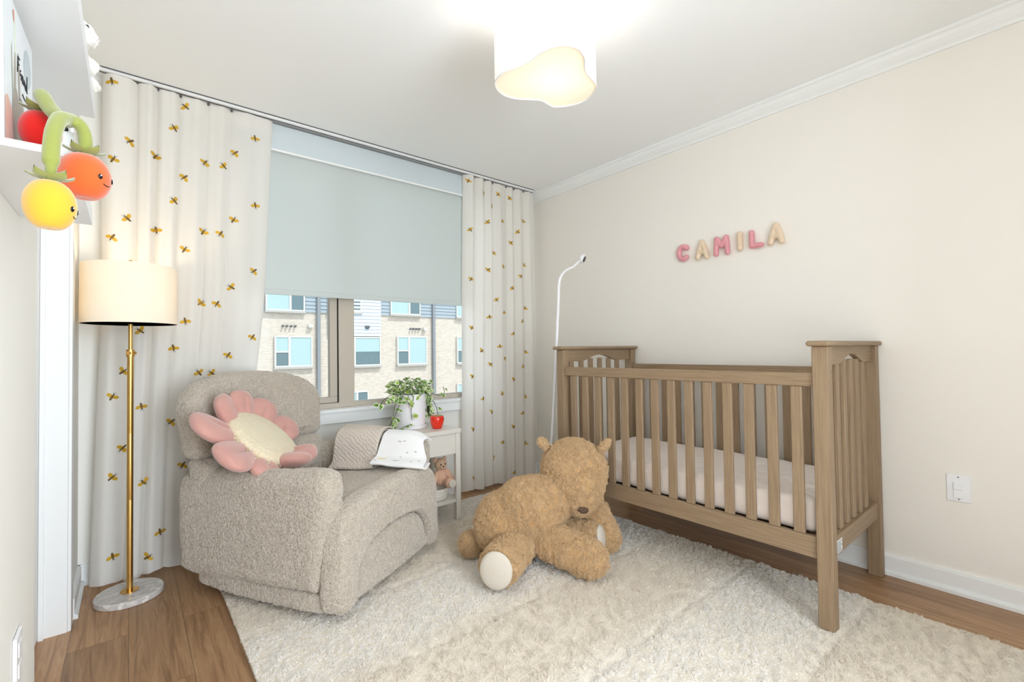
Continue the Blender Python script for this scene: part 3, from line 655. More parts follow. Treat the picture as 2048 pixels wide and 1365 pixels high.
def blanket(name, label, m, fs, marks=None):
    NU, NV = (150, 240) if marks else (40, 90)
    mb = MB()
    for f in fs:
        mb.grid(lambda s, q: cw(*(f(s, q) + Vector((0, 0, .006 * noise.noise((s * 3 + 5, q * 5, fs.index(f))))))), NU, NV)
    if marks:
        for k in range(NU * NV):
            a, b = (k % NU + .5) / NU, (k // NU + .5) / NV
            for (sm, qm, ds, dq, mi) in marks:
                an = math.atan2((b - qm) / dq, (a - sm) / ds)
                if ((a - sm) / ds) ** 2 + ((b - qm) / dq) ** 2 < (1 + .35 * math.sin(5 * an + sm * 40)): mb.m[k] = mi; break
    o = mb.build(name, m, None, cw(.38, 0, .68), smooth='keep', angle=80)
    md = o.modifiers.new('thick', 'SOLIDIFY'); md.thickness = .007; md.offset = 0
    return tag(o, label, 'blanket')
P1 = [(.432, .664), (.42, .684), (.40, .698), (.36, .702), (.305, .686), (.268, .63), (.254, .56), (.24, .525), (.212, .508), (.218, .496), (.268, .502)]
P1b = [(.428, .655), (.416, .672), (.395, .684), (.36, .688), (.315, .674), (.282, .62), (.27, .565), (.262, .535), (.25, .518), (.27, .512), (.282, .53)]
blanket('folded_blanket', 'beige cable-knit blanket folded over the far chair arm', [M['knit']], [drape(P1, .17, -.135, 0, .03), drape(P1b, .165, -.128, 0, .03)])
P2 = [(.482, .46), (.478, .60), (.462, .69), (.38, .712), (.31, .705), (.275, .64), (.262, .55), (.24, .515), (.18, .500), (.165, .512), (.20, .525), (.26, .53)]
P2 = [(.395, .668), (.388, .676), (.374, .683), (.35, .685), (.305, .672), (.266, .615), (.235, .565), (.19, .545), (.172, .532), (.195, .524), (.25, .54)]
blanket('muslin_blanket', 'white printed muslin blanket draped over the front of the far chair arm', [M['muslin'], M['motg'], M['moty']], [drape(P2, -.148, -.41, .55, 0, .035)],
        [(.45, .36, .05, .008, 1), (.56, .35, .025, .01, 1), (.15, .66, .09, .022, 2), (.62, .52, .02, .01, 1), (.8, .50, .025, .01, 1), (.5, .6, .02, .009, 1), (.88, .66, .02, .01, 1), (.45, .69, .07, .008, 1), (.75, .70, .02, .008, 1), (.05, .72, .03, .006, 1)])

# ------------------------------------------------------------------ side table
tx0, tx1, ty0, ty1, tz = 1.338, 1.735, 2.638, 3.03, .626
t = thing('side_table', 'small greige metal side table with lower shelf under the window', 'table', ((tx0 + tx1) / 2, (ty0 + ty1) / 2, 0))
MB().box(tx0, tx1, ty0, ty1, tz - .028, tz).build('table_top', M['greige'], t, bevel=.003)
for x in (tx0 + .003, tx1 - .041):
    for y in (ty0 + .003, ty1 - .041): MB().box(x, x + .038, y, y + .038, .0145 if y < 2.8 else .0005, tz - .028).build('leg', M['greige'], t, bevel=.008, seg=3)
MB().box(tx0 + .041, tx1 - .041, ty0 + .012, ty0 + .026, tz - .165, tz - .03).build('drawer_front', M['greige'], t, bevel=.002)
MB().box(tx0 + .012, tx0 + .02, ty0 + .041, ty1 - .041, tz - .165, tz - .03).box(tx1 - .02, tx1 - .012, ty0 + .041, ty1 - .041, tz - .165, tz - .03).box(tx0 + .041, tx1 - .041, ty1 - .026, ty1 - .018, tz - .165, tz - .03).build('apron', M['greige'], t)
MB().box(tx0 + .01, tx1 - .01, ty0 + .012, ty1 - .012, .134, .156).build('lower_shelf', M['greige'], t, bevel=.002)

# ------------------------------------------------------------------ potted pothos
M['pot'] = mat('matte white ceramic', rgb(236, 234, 236), .45)
M['soil'] = mat('brown soil', rgb(92, 62, 44), .95, noise_s=60, noise_a=.4, bump=.6, bump_s=80, bump_d=.01)
M['leafg'] = mat('pothos green', rgb(98, 138, 58), .4, spec=.4, noise_s=40, noise_a=.2, trans=.15); M['leafw'] = mat('pothos cream margin', rgb(226, 232, 196), .4, spec=.4, trans=.15); M['leafl'] = mat('pothos lime', rgb(150, 180, 72), .4, spec=.4, trans=.15)
M['stem'] = mat('vine stem', rgb(84, 96, 58), .6)
px, py = 1.492, 2.905
t = thing('potted_pothos', 'trailing variegated pothos in a white ceramic pot on the side table', 'plant', (px, py, tz))
z0 = tz + .0008
MB().lathe([(0, z0), (.105, z0), (.11, z0 + .004), (.112, z0 + .028), (.107, z0 + .028), (.104, z0 + .012), (0, z0 + .012)], (px, py, 0), 64).build('saucer', M['pot'], t, smooth=True)
ptop = z0 + .235
MB().lathe([(0, z0 + .013), (.098, z0 + .013), (.102, z0 + .018), (.107, ptop), (.101, ptop), (.098, ptop - .03), (0, ptop - .03)], (px, py, 0), 64).build('pot', M['pot'], t, smooth=True)
MB().lathe([(0, ptop - .029), (.098, ptop - .029), (.09, ptop - .012), (0, ptop - .005)], (px, py, 0), 32).build('soil', M['soil'], t, smooth=True)
fo = MB(); vn = MB(); rl = random.Random(11)
def leaf(p, d, nrm, L):
    d = Vector(d).normalized(); nrm = Vector(nrm); nrm = (nrm - d * nrm.dot(d)).normalized(); sd = d.cross(nrm)
    prof = [(0, .12), (.12, .36), (.32, .46), (.55, .40), (.78, .22), (1, 0)]; inn = .66; N = len(prof)
    lime = rl.random() < .25; ce = 2 if lime else 0; vs = []; W = L * .92
    def pt(q, w): return p + d * (L * q - L * .0) + sd * (W * w) + nrm * (L * (.18 * abs(w) - .28 * q * q))
    for q, w in prof: vs += [pt(q, -w), pt(q * .96 + .01, -w * inn + .02 * rl.uniform(-1, 1) * (w > .1)), pt(q, 0), pt(q * .96 + .01, w * inn + .02 * rl.uniform(-1, 1) * (w > .1)), pt(q, w)]
    fs = []; ms = []
    k = len(fo.v)
    for i in range(N - 1):
        for j in range(4): fs.append((i * 5 + j, i * 5 + j + 1, (i + 1) * 5 + j + 1, (i + 1) * 5 + j)); ms.append(1 if j in (0, 3) or (rl.random() < .13) else ce)
    for q in vs:
        if tx0 - .01 < q.x < tx1 + .01 and ty0 - .01 < q.y < ty1 + .01 and q.z < tz + .004: q.z = tz + .004
    fo.v += vs; fo.f += [tuple(a + k for a in q) for q in fs]; fo.m += ms
for i in range(250):   # crown
    a = rl.uniform(0, 2 * math.pi); rr_ = .125 * math.sqrt(rl.random()); h = rl.uniform(-.01, .10) * (1 - .3 * rr_ / .12) + .01
    p = Vector((px + rr_ * math.cos(a) * 1.15, py + rr_ * math.sin(a), ptop + h)); d = Vector((math.cos(a) + rl.uniform(-.6, .6), math.sin(a) + rl.uniform(-.6, .6), rl.uniform(-.5, .6)))
    leaf(p, d, (rl.uniform(-.7, .7), rl.uniform(-1.0, .3), rl.uniform(.3, 1.1)), rl.uniform(.026, .046))
def vine(pts, nl, L=.042, r=.0022):
    pts = [(a, b, max(c, tz + .008) if b < ty1 else c) for a, b, c in pts]
    c = spline(pts, 8, False); vn.tube(c, r, 6)
    for i in range(nl):
        q = c[int((i + 1) / (nl + .3) * (len(c) - 1))]; a = rl.uniform(0, 6.28)
        d = Vector((math.cos(a), -abs(math.sin(a)) * .7, rl.uniform(-.9, .3))); e = q + d * .012; vn.tube([q, e], .0012, 5); leaf(e, d, (rl.uniform(-.5, .5), -1, rl.uniform(.2, .8)), rl.uniform(.75, 1.1) * L)
T0 = ptop
vine([(px - .08, py - .05, T0), (px - .125, py - .07, T0 - .02), (px - .15, py - .06, T0 - .10), (px - .17, py - .075, T0 - .17), (px - .215, py - .07, T0 - .225)], 8)
vine([(px - .09, py - .03, T0), (px - .16, py - .05, T0 + .005), (px - .215, py - .06, T0 - .02), (px - .245, py - .05, T0 - .06)], 7)
vine([(px - .08, py - .07, T0 + .01), (px - .12, py - .085, T0 - .06), (px - .17, py - .09, T0 - .15), (px - .22, py - .10, T0 - .205), (px - .24, py - .10, T0 - .215)], 8)
vine([(px - .02, py - .09, T0 + .01), (px - .035, py - .115, T0 - .03), (px - .055, py - .12, T0 - .10), (px - .05, py - .122, T0 - .165)], 2)
vine([(px - .05, py - .122, T0 - .19), (px - .1, py - .125, T0 - .20), (px - .145, py - .11, T0 - .22)], 3, .03)
vine([(px - .06, py - .09, T0 + .02), (px - .07, py - .118, T0 - .03), (px - .075, py - .12, T0 - .06)], 2)
vine([(px + .02, py - .09, T0 + .02), (px + .025, py - .118, T0 - .005)], 1)
for k in range(6): vine([(px + .07, py - .05 + .02 * k, T0 + .01), (px + .118 + .004 * k, py - .06 + .022 * k, T0 - .02), (px + .125 + .006 * k, py - .05 + .02 * k, T0 - .09), (px + .12 + .008 * k, py - .045 + .018 * k, T0 - .16)], 7, .036)
vine([(px + .09, py - .04, T0 + .01), (px + .15, py - .07, T0 - .01), (px + .2, py - .08, T0 - .02), (px + .225, py - .08, T0 + .0), (px + .215, py - .08, T0 + .04)], 5, .035)
vine([(px + .09, py - .02, T0), (px + .15, py - .02, T0 - .04), (px + .19, py - .03, T0 - .11), (px + .2, py - .04, T0 - .205)], 4, .035)
vine([(px + .13, py + .135, T0 - .1), (px + .15, py + .14, T0 - .3), (px + .1, py + .145, T0 - .37), (px + .06, py + .145, T0 - .42), (px + .15, py + .145, T0 - .47), (px + .17, py + .145, T0 - .44)], 10, .035)
fo.build('foliage', [M['leafg'], M['leafw'], M['leafl']], t, smooth='keep', angle=60); vn.build('vines', M['stem'], t, smooth=True)
M['red'] = mat('glossy red ceramic', rgb(222, 40, 22), .22, spec=.5, coat=.4)
qx, qy = 1.615, 2.755
t = thing('strawberry_planter', 'small red strawberry-shaped pot beside the white pot', 'plant pot', (qx, qy, tz))
MB().lathe([(0, tz + .0008), (.028, tz + .0008), (.034, tz + .006), (.044, tz + .04), (.048, tz + .062), (.046, tz + .08), (.041, tz + .086), (.037, tz + .082), (0, tz + .076)], (qx, qy, 0), 40).build('pot', M['red'], t, smooth=True)
sd_ = MB()
for r_ in range(4):
    for k in range(12):
        a = 2 * math.pi * (k + .5 * (r_ % 2)) / 12; rr_ = (.0362, .0408, .0452, .0478)[r_]; sd_.ell((qx + rr_ * math.cos(a), qy + rr_ * math.sin(a), tz + .015 + .015 * r_), (.0022, .0022, .0032), nu=8, nv=5)
sd_.build('seed_dots', mat('pale yellow seed', rgb(236, 120, 50), .3), t, smooth=True)
M['succ'] = mat('pale succulent', rgb(170, 178, 120), .6)
su = MB()
for k in range(34):
    a = rl.uniform(0, 6.28); d = Vector((math.cos(a) * rl.uniform(.2, 1), math.sin(a) * rl.uniform(.2, 1), rl.uniform(.5, 1.2))).normalized(); p = Vector((qx, qy, tz + .07)) + Vector((math.cos(a), math.sin(a), 0)) * .026 * rl.random()
    su.tube([p, p + d * .012, p + d * rl.uniform(.02, .03)], [.003, .0035, .0006], 6)
su.build('succulent', M['succ'], t, smooth=True)

# ------------------------------------------------------------------ basket and little teddy on the lower shelf
M['rope'] = mat('white cotton rope', rgb(236, 230, 220), .9, bump=.4, bump_s=120, bump_d=.003)
bx, by, bz = 1.592, 2.76, .1568
pr = [(0, bz), (.078, bz)]
for k in range(6): z = bz + .004 + k * .0125; r_ = .08 + .002 * k; pr += [(r_ + .003, z), (r_ + .0055, z + .005), (r_ + .003, z + .0105)]
pr += [(.093, pr[-1][1]), (.085, bz + .02), (0, bz + .02)]
o = MB().lathe(pr, (bx, by, 0), 48).build('rope_basket', M['rope'], None, (bx, by, bz), smooth=True, angle=50); tag(o, 'round white rope basket on the lower shelf of the side table', 'basket')
M['ted'] = mat('tan teddy plush', rgb(206, 170, 138), .95, spec=.1, bump=.5, bump_s=200, bump_d=.004, sheen=.3); M['tedp'] = mat('rosy teddy plush', rgb(222, 178, 150), .95, spec=.1, bump=.5, bump_s=200, bump_d=.004, sheen=.3)
t = thing('teddy_bear', 'small pink-tan teddy bear sitting in the white rope basket', 'stuffed toy', (bx, by, bz + .10))
tb = Vector((1.635, 2.752, .294))
MB().ell(tb + Vector((0, .0, .0)), (.048, .042, .06)).build('body', M['tedp'], t, smooth=True)
MB().ell(tb + Vector((.0, -.005, .088)), (.043, .040, .042)).ell(tb + Vector((-.008, -.04, .078)), (.02, .016, .016)).build('head', M['ted'], t, smooth=True)
for s_ in (-1, 1): MB().ell(tb + Vector((s_ * .036, .006, .118)), (.016, .01, .018)).build('ear', M['ted'], t, smooth=True)
for s_ in (-1, 1): MB().ell(tb + Vector((s_ * .016 - .004, -.045, .094)), (.0045,) * 3).build('eye', M['black'], t, smooth=True)
MB().ell(tb + Vector((-.01, -.056, .082)), (.006, .004, .005)).build('nose', M['black'], t, smooth=True)
MB().capsule(tb + Vector((.04, -.015, .035)), tb + Vector((.082, -.03, -.055)), .02, .024).build('arm', M['tedp'], t, smooth=True)
MB().capsule(tb + Vector((-.04, -.015, .03)), tb + Vector((-.07, -.05, .0)), .019, .02).build('arm', M['tedp'], t, smooth=True)
lg = MB().capsule(tb + Vector((.02, -.02, -.035)), tb + Vector((.01, -.105, -.02)), .024, .034).build('leg', M['tedp'], t, smooth=True)
MB().lathe([(0, 0), (.027, 0), (.025, .004), (0, .006)], tb + Vector((.01, -.138, -.018)), 24, M=frame((-.1, -1, .05))).build('foot_pad', M['pad'], lg, smooth=True)

# ------------------------------------------------------------------ big bear
BO = Vector((1.66, 1.9, 0))
t = thing('giant_teddy_bear', 'giant caramel teddy bear slumped against the crib', 'stuffed toy', BO)
def bear(mb, name, vox=.011, sm=6, n=2600, seed=1, par=None):
    o = mb.build(name, [M['bear'], M['bearhair']], par or t); plush(o, vox, sm, .005, btex('CLOUDS', .06))
    fur(o, 'pile', n, .0052, 30, rad=.0010, rnd=2.2, clump=.25, rough=.004, seed=seed, mslot=2); return o
bb = MB().ell((1.615, 1.985, .20), (.195, .195, .175)).ell((1.69, 1.90, .285), (.195, .195, .17), M=Matrix.Rotation(R(30), 3, 'Z')).ell((1.775, 1.84, .335), (.14, .14, .13)).capsule((1.60, 1.98, .20), (1.775, 1.84, .33), .185, .14)
bear(bb, 'body', n=4200, seed=1)
hd = MB(); hc = Vector((1.932, 1.795, .475)); nt_ = Vector((1.868, 1.695, .300)); dv = nt_ - hc
hd.ell(hc, (.186, .186, .168)); HP = [(0, .172), (.25, .168), (.5, .140), (.75, .098), (.93, .058)]
for (a, ra), (b, rb) in zip(HP, HP[1:]): hd.capsule(hc + dv * a, hc + dv * b, ra, rb)
ho = bear(hd, 'head', n=3400, seed=2)
noz = hc + dv * 1.12 + Vector((-.022, -.034, .030))
plush(MB().ell(noz, (.034, .024, .020), M=frame((0.0, -.5, .85), (.77, -.64, 0))).build('nose', mat('brown nose fabric', rgb(92, 72, 58), .9, bump=.6, bump_s=200, bump_d=.003), t), .004, 3)
for p, q in (((1.828, 1.898, .59), (1.80, 1.925, .635)), ((2.012, 1.662, .592), (2.035, 1.640, .632))):
    p = Vector(p); q = Vector(q); F2 = frame((q - p), (.6, .3, 0)); bear(MB().ell((p + q) / 2, (.034, .018, .046), M=F2), 'ear', .005, 3, 260, 5)
ARM = [((1.745, 1.775, .20), (1.69, 1.60, .115), (1.752, 1.545, .105), .105, .092), ((1.99, 1.82, .33), (2.045, 1.735, .21), (2.045, 1.655, .10), .082, .076)]
for i, (a, b, c, ra, rb) in enumerate(ARM):
    if i == 0: mb = MB().capsule((1.70, 1.76, .150), (1.768, 1.545, .106), .097, .092)
    else: mb = MB().capsule(a, b, ra, ra).capsule(b, c, ra, rb)
    bear(mb, 'arm', n=1500, seed=7 + i)
legs = [((1.60, 1.87, .135), (1.385, 1.775, .118), .092, .098, Vector((-.80, -.58, .06))), ((1.82, 1.86, .14), (1.925, 1.69, .125), .082, .082, Vector((.42, -.88, .16)))]
for i, (a, b, ra, rb, pd) in enumerate(legs):
    mb = MB().capsule(a, b, ra, rb); pd.normalize(); side_ = pd.cross(Vector((0, 0, 1))).normalized()
    mb.ell(Vector(b) + pd * .02, (.10, .098, .075), M=frame(pd, side_)) if i == 0 else mb.ell(Vector(b) + pd * .02, (.07, .085, .06), M=frame(pd, side_))
    lo_ = bear(mb, 'leg', n=1500, seed=11 + i)
    rp = (.080, .088) if i == 0 else (.058, .066); cpt = Vector(b) + pd * (.083 if i == 0 else .070)
    po = MB().ell(cpt, (rp[0], rp[1], .022), M=frame(pd, side_)).build('foot_pad', M['pad'], lo_, smooth=True); po['label'] = 'flat oatmeal linen foot pad'
bear(MB().ell((1.455, 2.125, .085), (.072, .072, .066)), 'tail', n=700, seed=15)

# ------------------------------------------------------------------ picture ledges on the left wall, with their things
def ledge(label, y0, y1, zb, xf):
    t = thing('picture_ledge', label, 'shelf', (XL, (y0 + y1) / 2, zb))
    MB().box(XL + .0005, xf, y0, y1, zb, zb + .012).build('shelf_board', M['shelf'], t)
    MB().box(XL + .0005, XL + .012, y0, y1, zb + .012, zb + .07).build('back_board', M['shelf'], t)
    MB().box(xf - .012, xf, y0, y1, zb + .012, zb + .042).build('front_lip', M['shelf'], t)
ledge('lower white picture ledge with the fruit toy and book', 1.04, 1.55, 1.478, -.072)
ledge('upper white picture ledge with white plush toys', .90, 1.605, 1.77, -.071)
M['book'] = mat('book cover paper', rgb(228, 232, 234), .45, noise_s=9, noise_a=.05); M['paper'] = mat('book pages', rgb(240, 238, 230), .8)
bl, bh, bzb = .225, .255, 1.4915
BM = Matrix.Translation((-.1505, 1.05, bzb)) @ Matrix.Rotation(R(-1.4), 4, 'Z') @ Matrix.Rotation(R(-.6), 4, 'Y')
t = thing('picture_book', 'pale children picture book standing on the lower ledge', 'book', (-.15, 1.16, bzb))
MB().box(-.001, 0, 0, bl, 0, bh).box(-.0125, -.0115, 0, bl, 0, bh).box(-.0125, 0, 0, .001, 0, bh).xf(BM).build('cover', M['book'], t)
MB().box(-.0112, -.0013, .0015, bl - .004, .003, bh - .003).xf(BM).build('pages', M['paper'], t)
def flat(name, pts, m, lift=.0004): 
    mb = MB(); mb.add([(lift, a, b) for a, b in pts], [tuple(range(len(pts)))]); mb.xf(BM); return mb.build(name, m, t)
def elp(cx, cy, a, b, rot=0, n=28): return [(cx + a * math.cos(2 * math.pi * i / n) * math.cos(rot) - b * math.sin(2 * math.pi * i / n) * math.sin(rot), cy + a * math.cos(2 * math.pi * i / n) * math.sin(rot) + b * math.sin(2 * math.pi * i / n) * math.cos(rot)) for i in range(n)]
art = MB(); AM = [mat('pale blue-grey ink', rgb(192, 202, 206), .5), mat('taupe watercolour', rgb(176, 166, 156), .6), mat('blush watercolour', rgb(222, 190, 176), .6), mat('sage watercolour', rgb(182, 186, 160), .6), mat('coral ink', rgb(214, 150, 124), .6), mat('black ink', rgb(40, 40, 42), .6)]
def am(pts, mi, lift): art.add([(lift, a, b) for a, b in pts], [tuple(range(len(pts)))], mi)
am(elp(.178, .195, .032, .034), 0, .0003)
am([(0.002, .002), (.10, .002), (.05, .07), (.02, .08), (.002, .07)], 2, .0003)
am(elp(.085, .060, .030, .058, .15), 1, .0005); am(elp(.125, .062, .032, .055, .1), 1, .0004); am(elp(.15, .03, .04, .03), 3, .0006)
am(elp(.075, .135, .007, .045, -.08), 1, .0004); am(elp(.105, .145, .008, .042, .12), 1, .0004); am(elp(.055, .13, .004, .05, .1), 3, .0004)
am([(.058, .238), (.066, .222), (.074, .222), (.069, .245)], 4, .0004)
for a, b in (((.068, .225), (.082, .15)),): art.tube([(.0006, a[0], a[1]), (.0006, b[0], b[1])], .0006, 5, mi=3)
scr = [[(.095, .178), (.093, .165), (.091, .150)], [(.093, .178), (.110, .180)], [(.092, .166), (.105, .168)], [(.110, .152), (.111, .162), (.117, .163)], [(.120, .160), (.121, .150), (.125, .152)], [(.128, .154), (.136, .157), (.131, .162), (.127, .155), (.133, .149), (.138, .151)], [(.141, .149), (.143, .160), (.144, .150), (.149, .159), (.153, .149)], [(.165, .158), (.158, .157), (.156, .150), (.164, .150), (.170, .178), (.168, .150), (.174, .149)], [(.13, .128), (.15, .126), (.17, .130), (.18, .122)]]
for s_ in scr: art.tube([(.0007, a, b) for a, b in spline([Vector(p) for p in s_], 4, False)], .0009, 5, mi=5)
art.xf(BM).build('cover_print', AM, t)
sp_ = MB()
for i in range(14): sp_.box(-.0075, -.0055, -.0006, -.0002, .03 + .006 * i, .033 + .006 * i)
sp_.xf(BM).build('spine_print', M['dark'], t)

M['fy'] = mat('yellow plush velvet', rgb(206, 160, 44), .8, sheen=.5, spec=.15, bump=.3, bump_s=500, bump_d=.001); M['fo'] = mat('orange plush velvet', rgb(206, 88, 36), .8, sheen=.5, spec=.15, bump=.3, bump_s=500, bump_d=.001); M['fr'] = mat('red plush velvet', rgb(200, 24, 18), .8, sheen=.4, spec=.15); M['fg'] = mat('green plush velvet', rgb(136, 142, 68), .8, sheen=.5, spec=.15)
t = thing('plush_fruit_bunch', 'plush vine with yellow, orange and red smiling fruits hung over the lower ledge', 'stuffed toy', (-.08, 1.02, 1.45))
stm = MB()
stm.tube(spline([(-.112, 1.075, 1.583), (-.108, 1.065, 1.572), (-.098, 1.05, 1.552), (-.083, 1.03, 1.535), (-.066, 1.016, 1.530), (-.057, 1.008, 1.512), (-.055, 1.002, 1.486), (-.055, 1.0, 1.472)], 6, False), [.0115] * 22 + [.0095] * 21, 14)
stm.tube(spline([(-.074, 1.022, 1.533), (-.078, 1.005, 1.528), (-.084, .985, 1.517), (-.088, .962, 1.488), (-.089, .945, 1.452), (-.088, .935, 1.418), (-.088, .932, 1.405)], 6, False), [.0105] * 28 + [.007] * 9, 14)
stm.ell((-.112, 1.075, 1.583), (.0115,) * 3)
plush(stm.build('hanging_vine', M['fg'], t), .003, 4)
def fruit(c, rx, rz, m, face, name, fwd):
    c = Vector(c); mb = MB(); prof = []
    for i in range(25):
        a = math.pi * i / 24; z = -math.cos(a) * rz; r_ = rx * math.sin(a) ** .85
        if i < 3: z += .004 * (3 - i) / 3
        if i > 21: z -= .006 * (i - 21) / 3
        prof.append((r_, z))
    o = mb.lathe(prof, c, 36).build(name, m, t, smooth=True, angle=80)
    lf = MB()
    for k in range(5):
        a = 2 * math.pi * k / 5 + .4; d = Vector((math.cos(a), math.sin(a), .25)); sd = Vector((-math.sin(a), math.cos(a), 0)); b = c + Vector((0, 0, rz - .004))
        for q0 in range(1):
            pts = []
            for q, wd, hh in ((0, .005, 0), (.35, .0105, .004), (.7, .008, .004), (1, .0008, .007)):
                p = b + d * (.027 * q) + Vector((0, 0, hh)); pts += [p - sd * wd, p + Vector((0, 0, .003)), p + sd * wd, p - Vector((0, 0, .002))]
            lf.add(pts, [(i * 4 + j, i * 4 + (j + 1) % 4, (i + 1) * 4 + (j + 1) % 4, (i + 1) * 4 + j) for i in range(3) for j in range(4)])
    lf.build('calyx_leaves', M['fg'], o, smooth=True, angle=80)
    if face:
        f = Vector(fwd).normalized(); s_ = Vector((0, 0, 1)).cross(f).normalized(); u_ = f.cross(s_)
        for k in (-1, 1):
            dd = (f + s_ * .42 * k + u_ * .05).normalized(); e_ = c + Vector((dd.x * rx, dd.y * rx, dd.z * rz)) * 1.0
            MB().ell(e_, (.0032, .0042, .0016), M=frame(dd, s_)).build('eye', M['black'], o, smooth=True)
            MB().ell(e_ + dd * .0014 + u_ * .0016, (.001, .0012, .0006), M=frame(dd, s_)).build('eye_glint', M['white'], o, smooth=True)
        sm = []
        for k in range(9):
            w_ = (k / 8 - .5) * .42; dd = (f + s_ * w_ - u_ * (.26 - .9 * w_ * w_)).normalized(); sm.append(c + Vector((dd.x * rx, dd.y * rx, dd.z * rz)) * 1.005)
        MB().tube(sm, .0008, 6).build('mouth', M['black'], o, smooth=True)
fruit((-.0885, .932, 1.369), .0290, .0365, M['fy'], True, 'yellow_fruit', (.98, -.15, -.2))
fruit((-.056, 1.0, 1.438), .0335, .037, M['fo'], True, 'orange_fruit', (.85, -.5, -.12))
fruit((-.116, 1.095, 1.530), .027, .0335, M['fr'], False, 'red_fruit', (1, 0, 0))

M['wplush'] = mat('white fluffy plush', rgb(238, 234, 226), .95, spec=.1, sheen=.3); M['wfur'] = hairmat('white plush fur', rgb(244, 240, 234), .06)
def wpl(mb, name, par, n, seed):
    o = mb.build(name, [M['wplush'], M['wfur']], par); plush(o, .005, 3); fur(o, 'pile', n, .0035, 14, rad=.0007, rnd=2, clump=.2, rough=.003, seed=seed, mslot=2); return o
zs = 1.7835
t = thing('plush_toy', 'white fluffy plush toy with a dark eye peering over the upper ledge', 'stuffed toy', (-.11, 1.30, zs))
wpl(MB().ell((-.130, 1.40, zs + .072), (.048, .06, .066)), 'body', t, 300, 1)
wpl(MB().ell((-.097, 1.385, zs + .087), (.033, .034, .03)).ell((-.076, 1.377, zs + .077), (.017, .018, .016)), 'head', t, 260, 2)
MB().ell((-.074, 1.362, zs + .094), (.004,) * 3).build('eye', M['black'], t, smooth=True)
t = thing('plush_toy', 'white fluffy plush toy hanging over the far end of the upper ledge', 'stuffed toy', (-.11, 1.50, zs))
wpl(MB().ell((-.128, 1.53, zs + .062), (.05, .065, .054)), 'body', t, 300, 3)
for k, (yy_, zz_) in enumerate(((1.50, .066), (1.575, .054))): wpl(MB().capsule((-.11, yy_, zs + zz_), (-.084, yy_, zs + zz_ + .006), .024, .022), 'leg', t, 120, 5 + k)
t = thing('plush_toy', 'small white plush animal with a dark nose behind the red fruit', 'stuffed toy', (-.13, 1.36, 1.4905))
wpl(MB().ell((-.135, 1.36, 1.4905 + .05), (.040, .045, .049)), 'body', t, 200, 8)
wpl(MB().ell((-.125, 1.35, 1.4905 + .118), (.030, .030, .028)), 'head', t, 160, 9)
MB().ell((-.105, 1.325, 1.4905 + .135), (.006,) * 3).build('nose', M['black'], t, smooth=True)

# ------------------------------------------------------------------ the building across the street
YF = 22.0; S_ = 22 / 13
def fz(z): return 1.15 + (z - 1.15) * S_
def brick():
    tt = NT('cream brick'); v = tt.coord(); sep = tt.add('ShaderNodeSeparateXYZ'); tt.link(v, sep.inputs[0]); c = tt.add('ShaderNodeCombineXYZ'); tt.link(sep.outputs[0], c.inputs[0]); tt.link(sep.outputs[2], c.inputs[1])
    b = tt.add('ShaderNodeTexBrick'); b.inputs['Color1'].default_value = rgb(208, 198, 186); b.inputs['Color2'].default_value = rgb(192, 180, 168); b.inputs['Mortar'].default_value = rgb(164, 154, 146)
    for k, x in (('Scale', 1), ('Mortar Size', .005), ('Brick Width', .16), ('Row Height', .052)): b.inputs[k].default_value = x
    tt.link(c.outputs[0], b.inputs['Vector']); tt.link(b.outputs['Color'], tt.b.inputs['Base Color']); tt.b.inputs['Roughness'].default_value = .9; return tt.m
M['brick'] = brick()
M['siding'] = mat('blue-grey siding', rgb(150, 160, 168), .7); M['sidel'] = mat('pale blue siding', rgb(196, 204, 212), .7)
M['wf'] = mat('white window frame', rgb(206, 206, 200), .5); M['bglass'] = mat('tinted window glass', rgb(92, 112, 118), .15, spec=.6); M['blindb'] = mat('pale blue window blind', rgb(158, 182, 184), .25, spec=.5); M['pipe'] = mat('blue-grey downpipe', rgb(130, 134, 138), .5); M['sillm'] = mat('grey stone sill', rgb(168, 166, 162), .8)
bld = thing('exterior_building', 'cream brick townhouse row with blue siding across the street', 'building', (6, YF, -4))
MB().box(-8, 22, YF, YF + 6, -4, 3.0).box(-8, 22, YF + .0, YF + 6, 3.0, 9).build('brick_wall', M['brick'], bld)
def siding(x0, x1, z0, z1, m, dpt=.06):
    mb = MB(); n = int(round((z1 - z0) / .17))
    for i in range(n):
        a = z0 + (z1 - z0) * i / n; b = z0 + (z1 - z0) * (i + 1) / n
        mb.add([(x0, YF - dpt, a), (x1, YF - dpt, a), (x1, YF - dpt + .035, b), (x0, YF - dpt + .035, b), (x0, YF, a), (x1, YF, a), (x1, YF, b), (x0, YF, b)], [(0, 1, 2, 3), (0, 4, 5, 1), (0, 3, 7, 4), (1, 5, 6, 2)])
    mb.build('siding_panel', m, bld)
def bx_(x): return x * S_
zl = fz(2.25)
siding(bx_(3.60), bx_(4.75), zl, 8.5, M['siding']); siding(bx_(5.72), bx_(6.03), zl, 8.5, M['siding']); siding(bx_(7.03), bx_(8.37), zl, 8.5, M['siding']); siding(bx_(4.2), bx_(5.725), fz(1.622), 8.5, M['sidel'], .12); siding(-8, bx_(2.62), zl, 8.5, M['siding'])
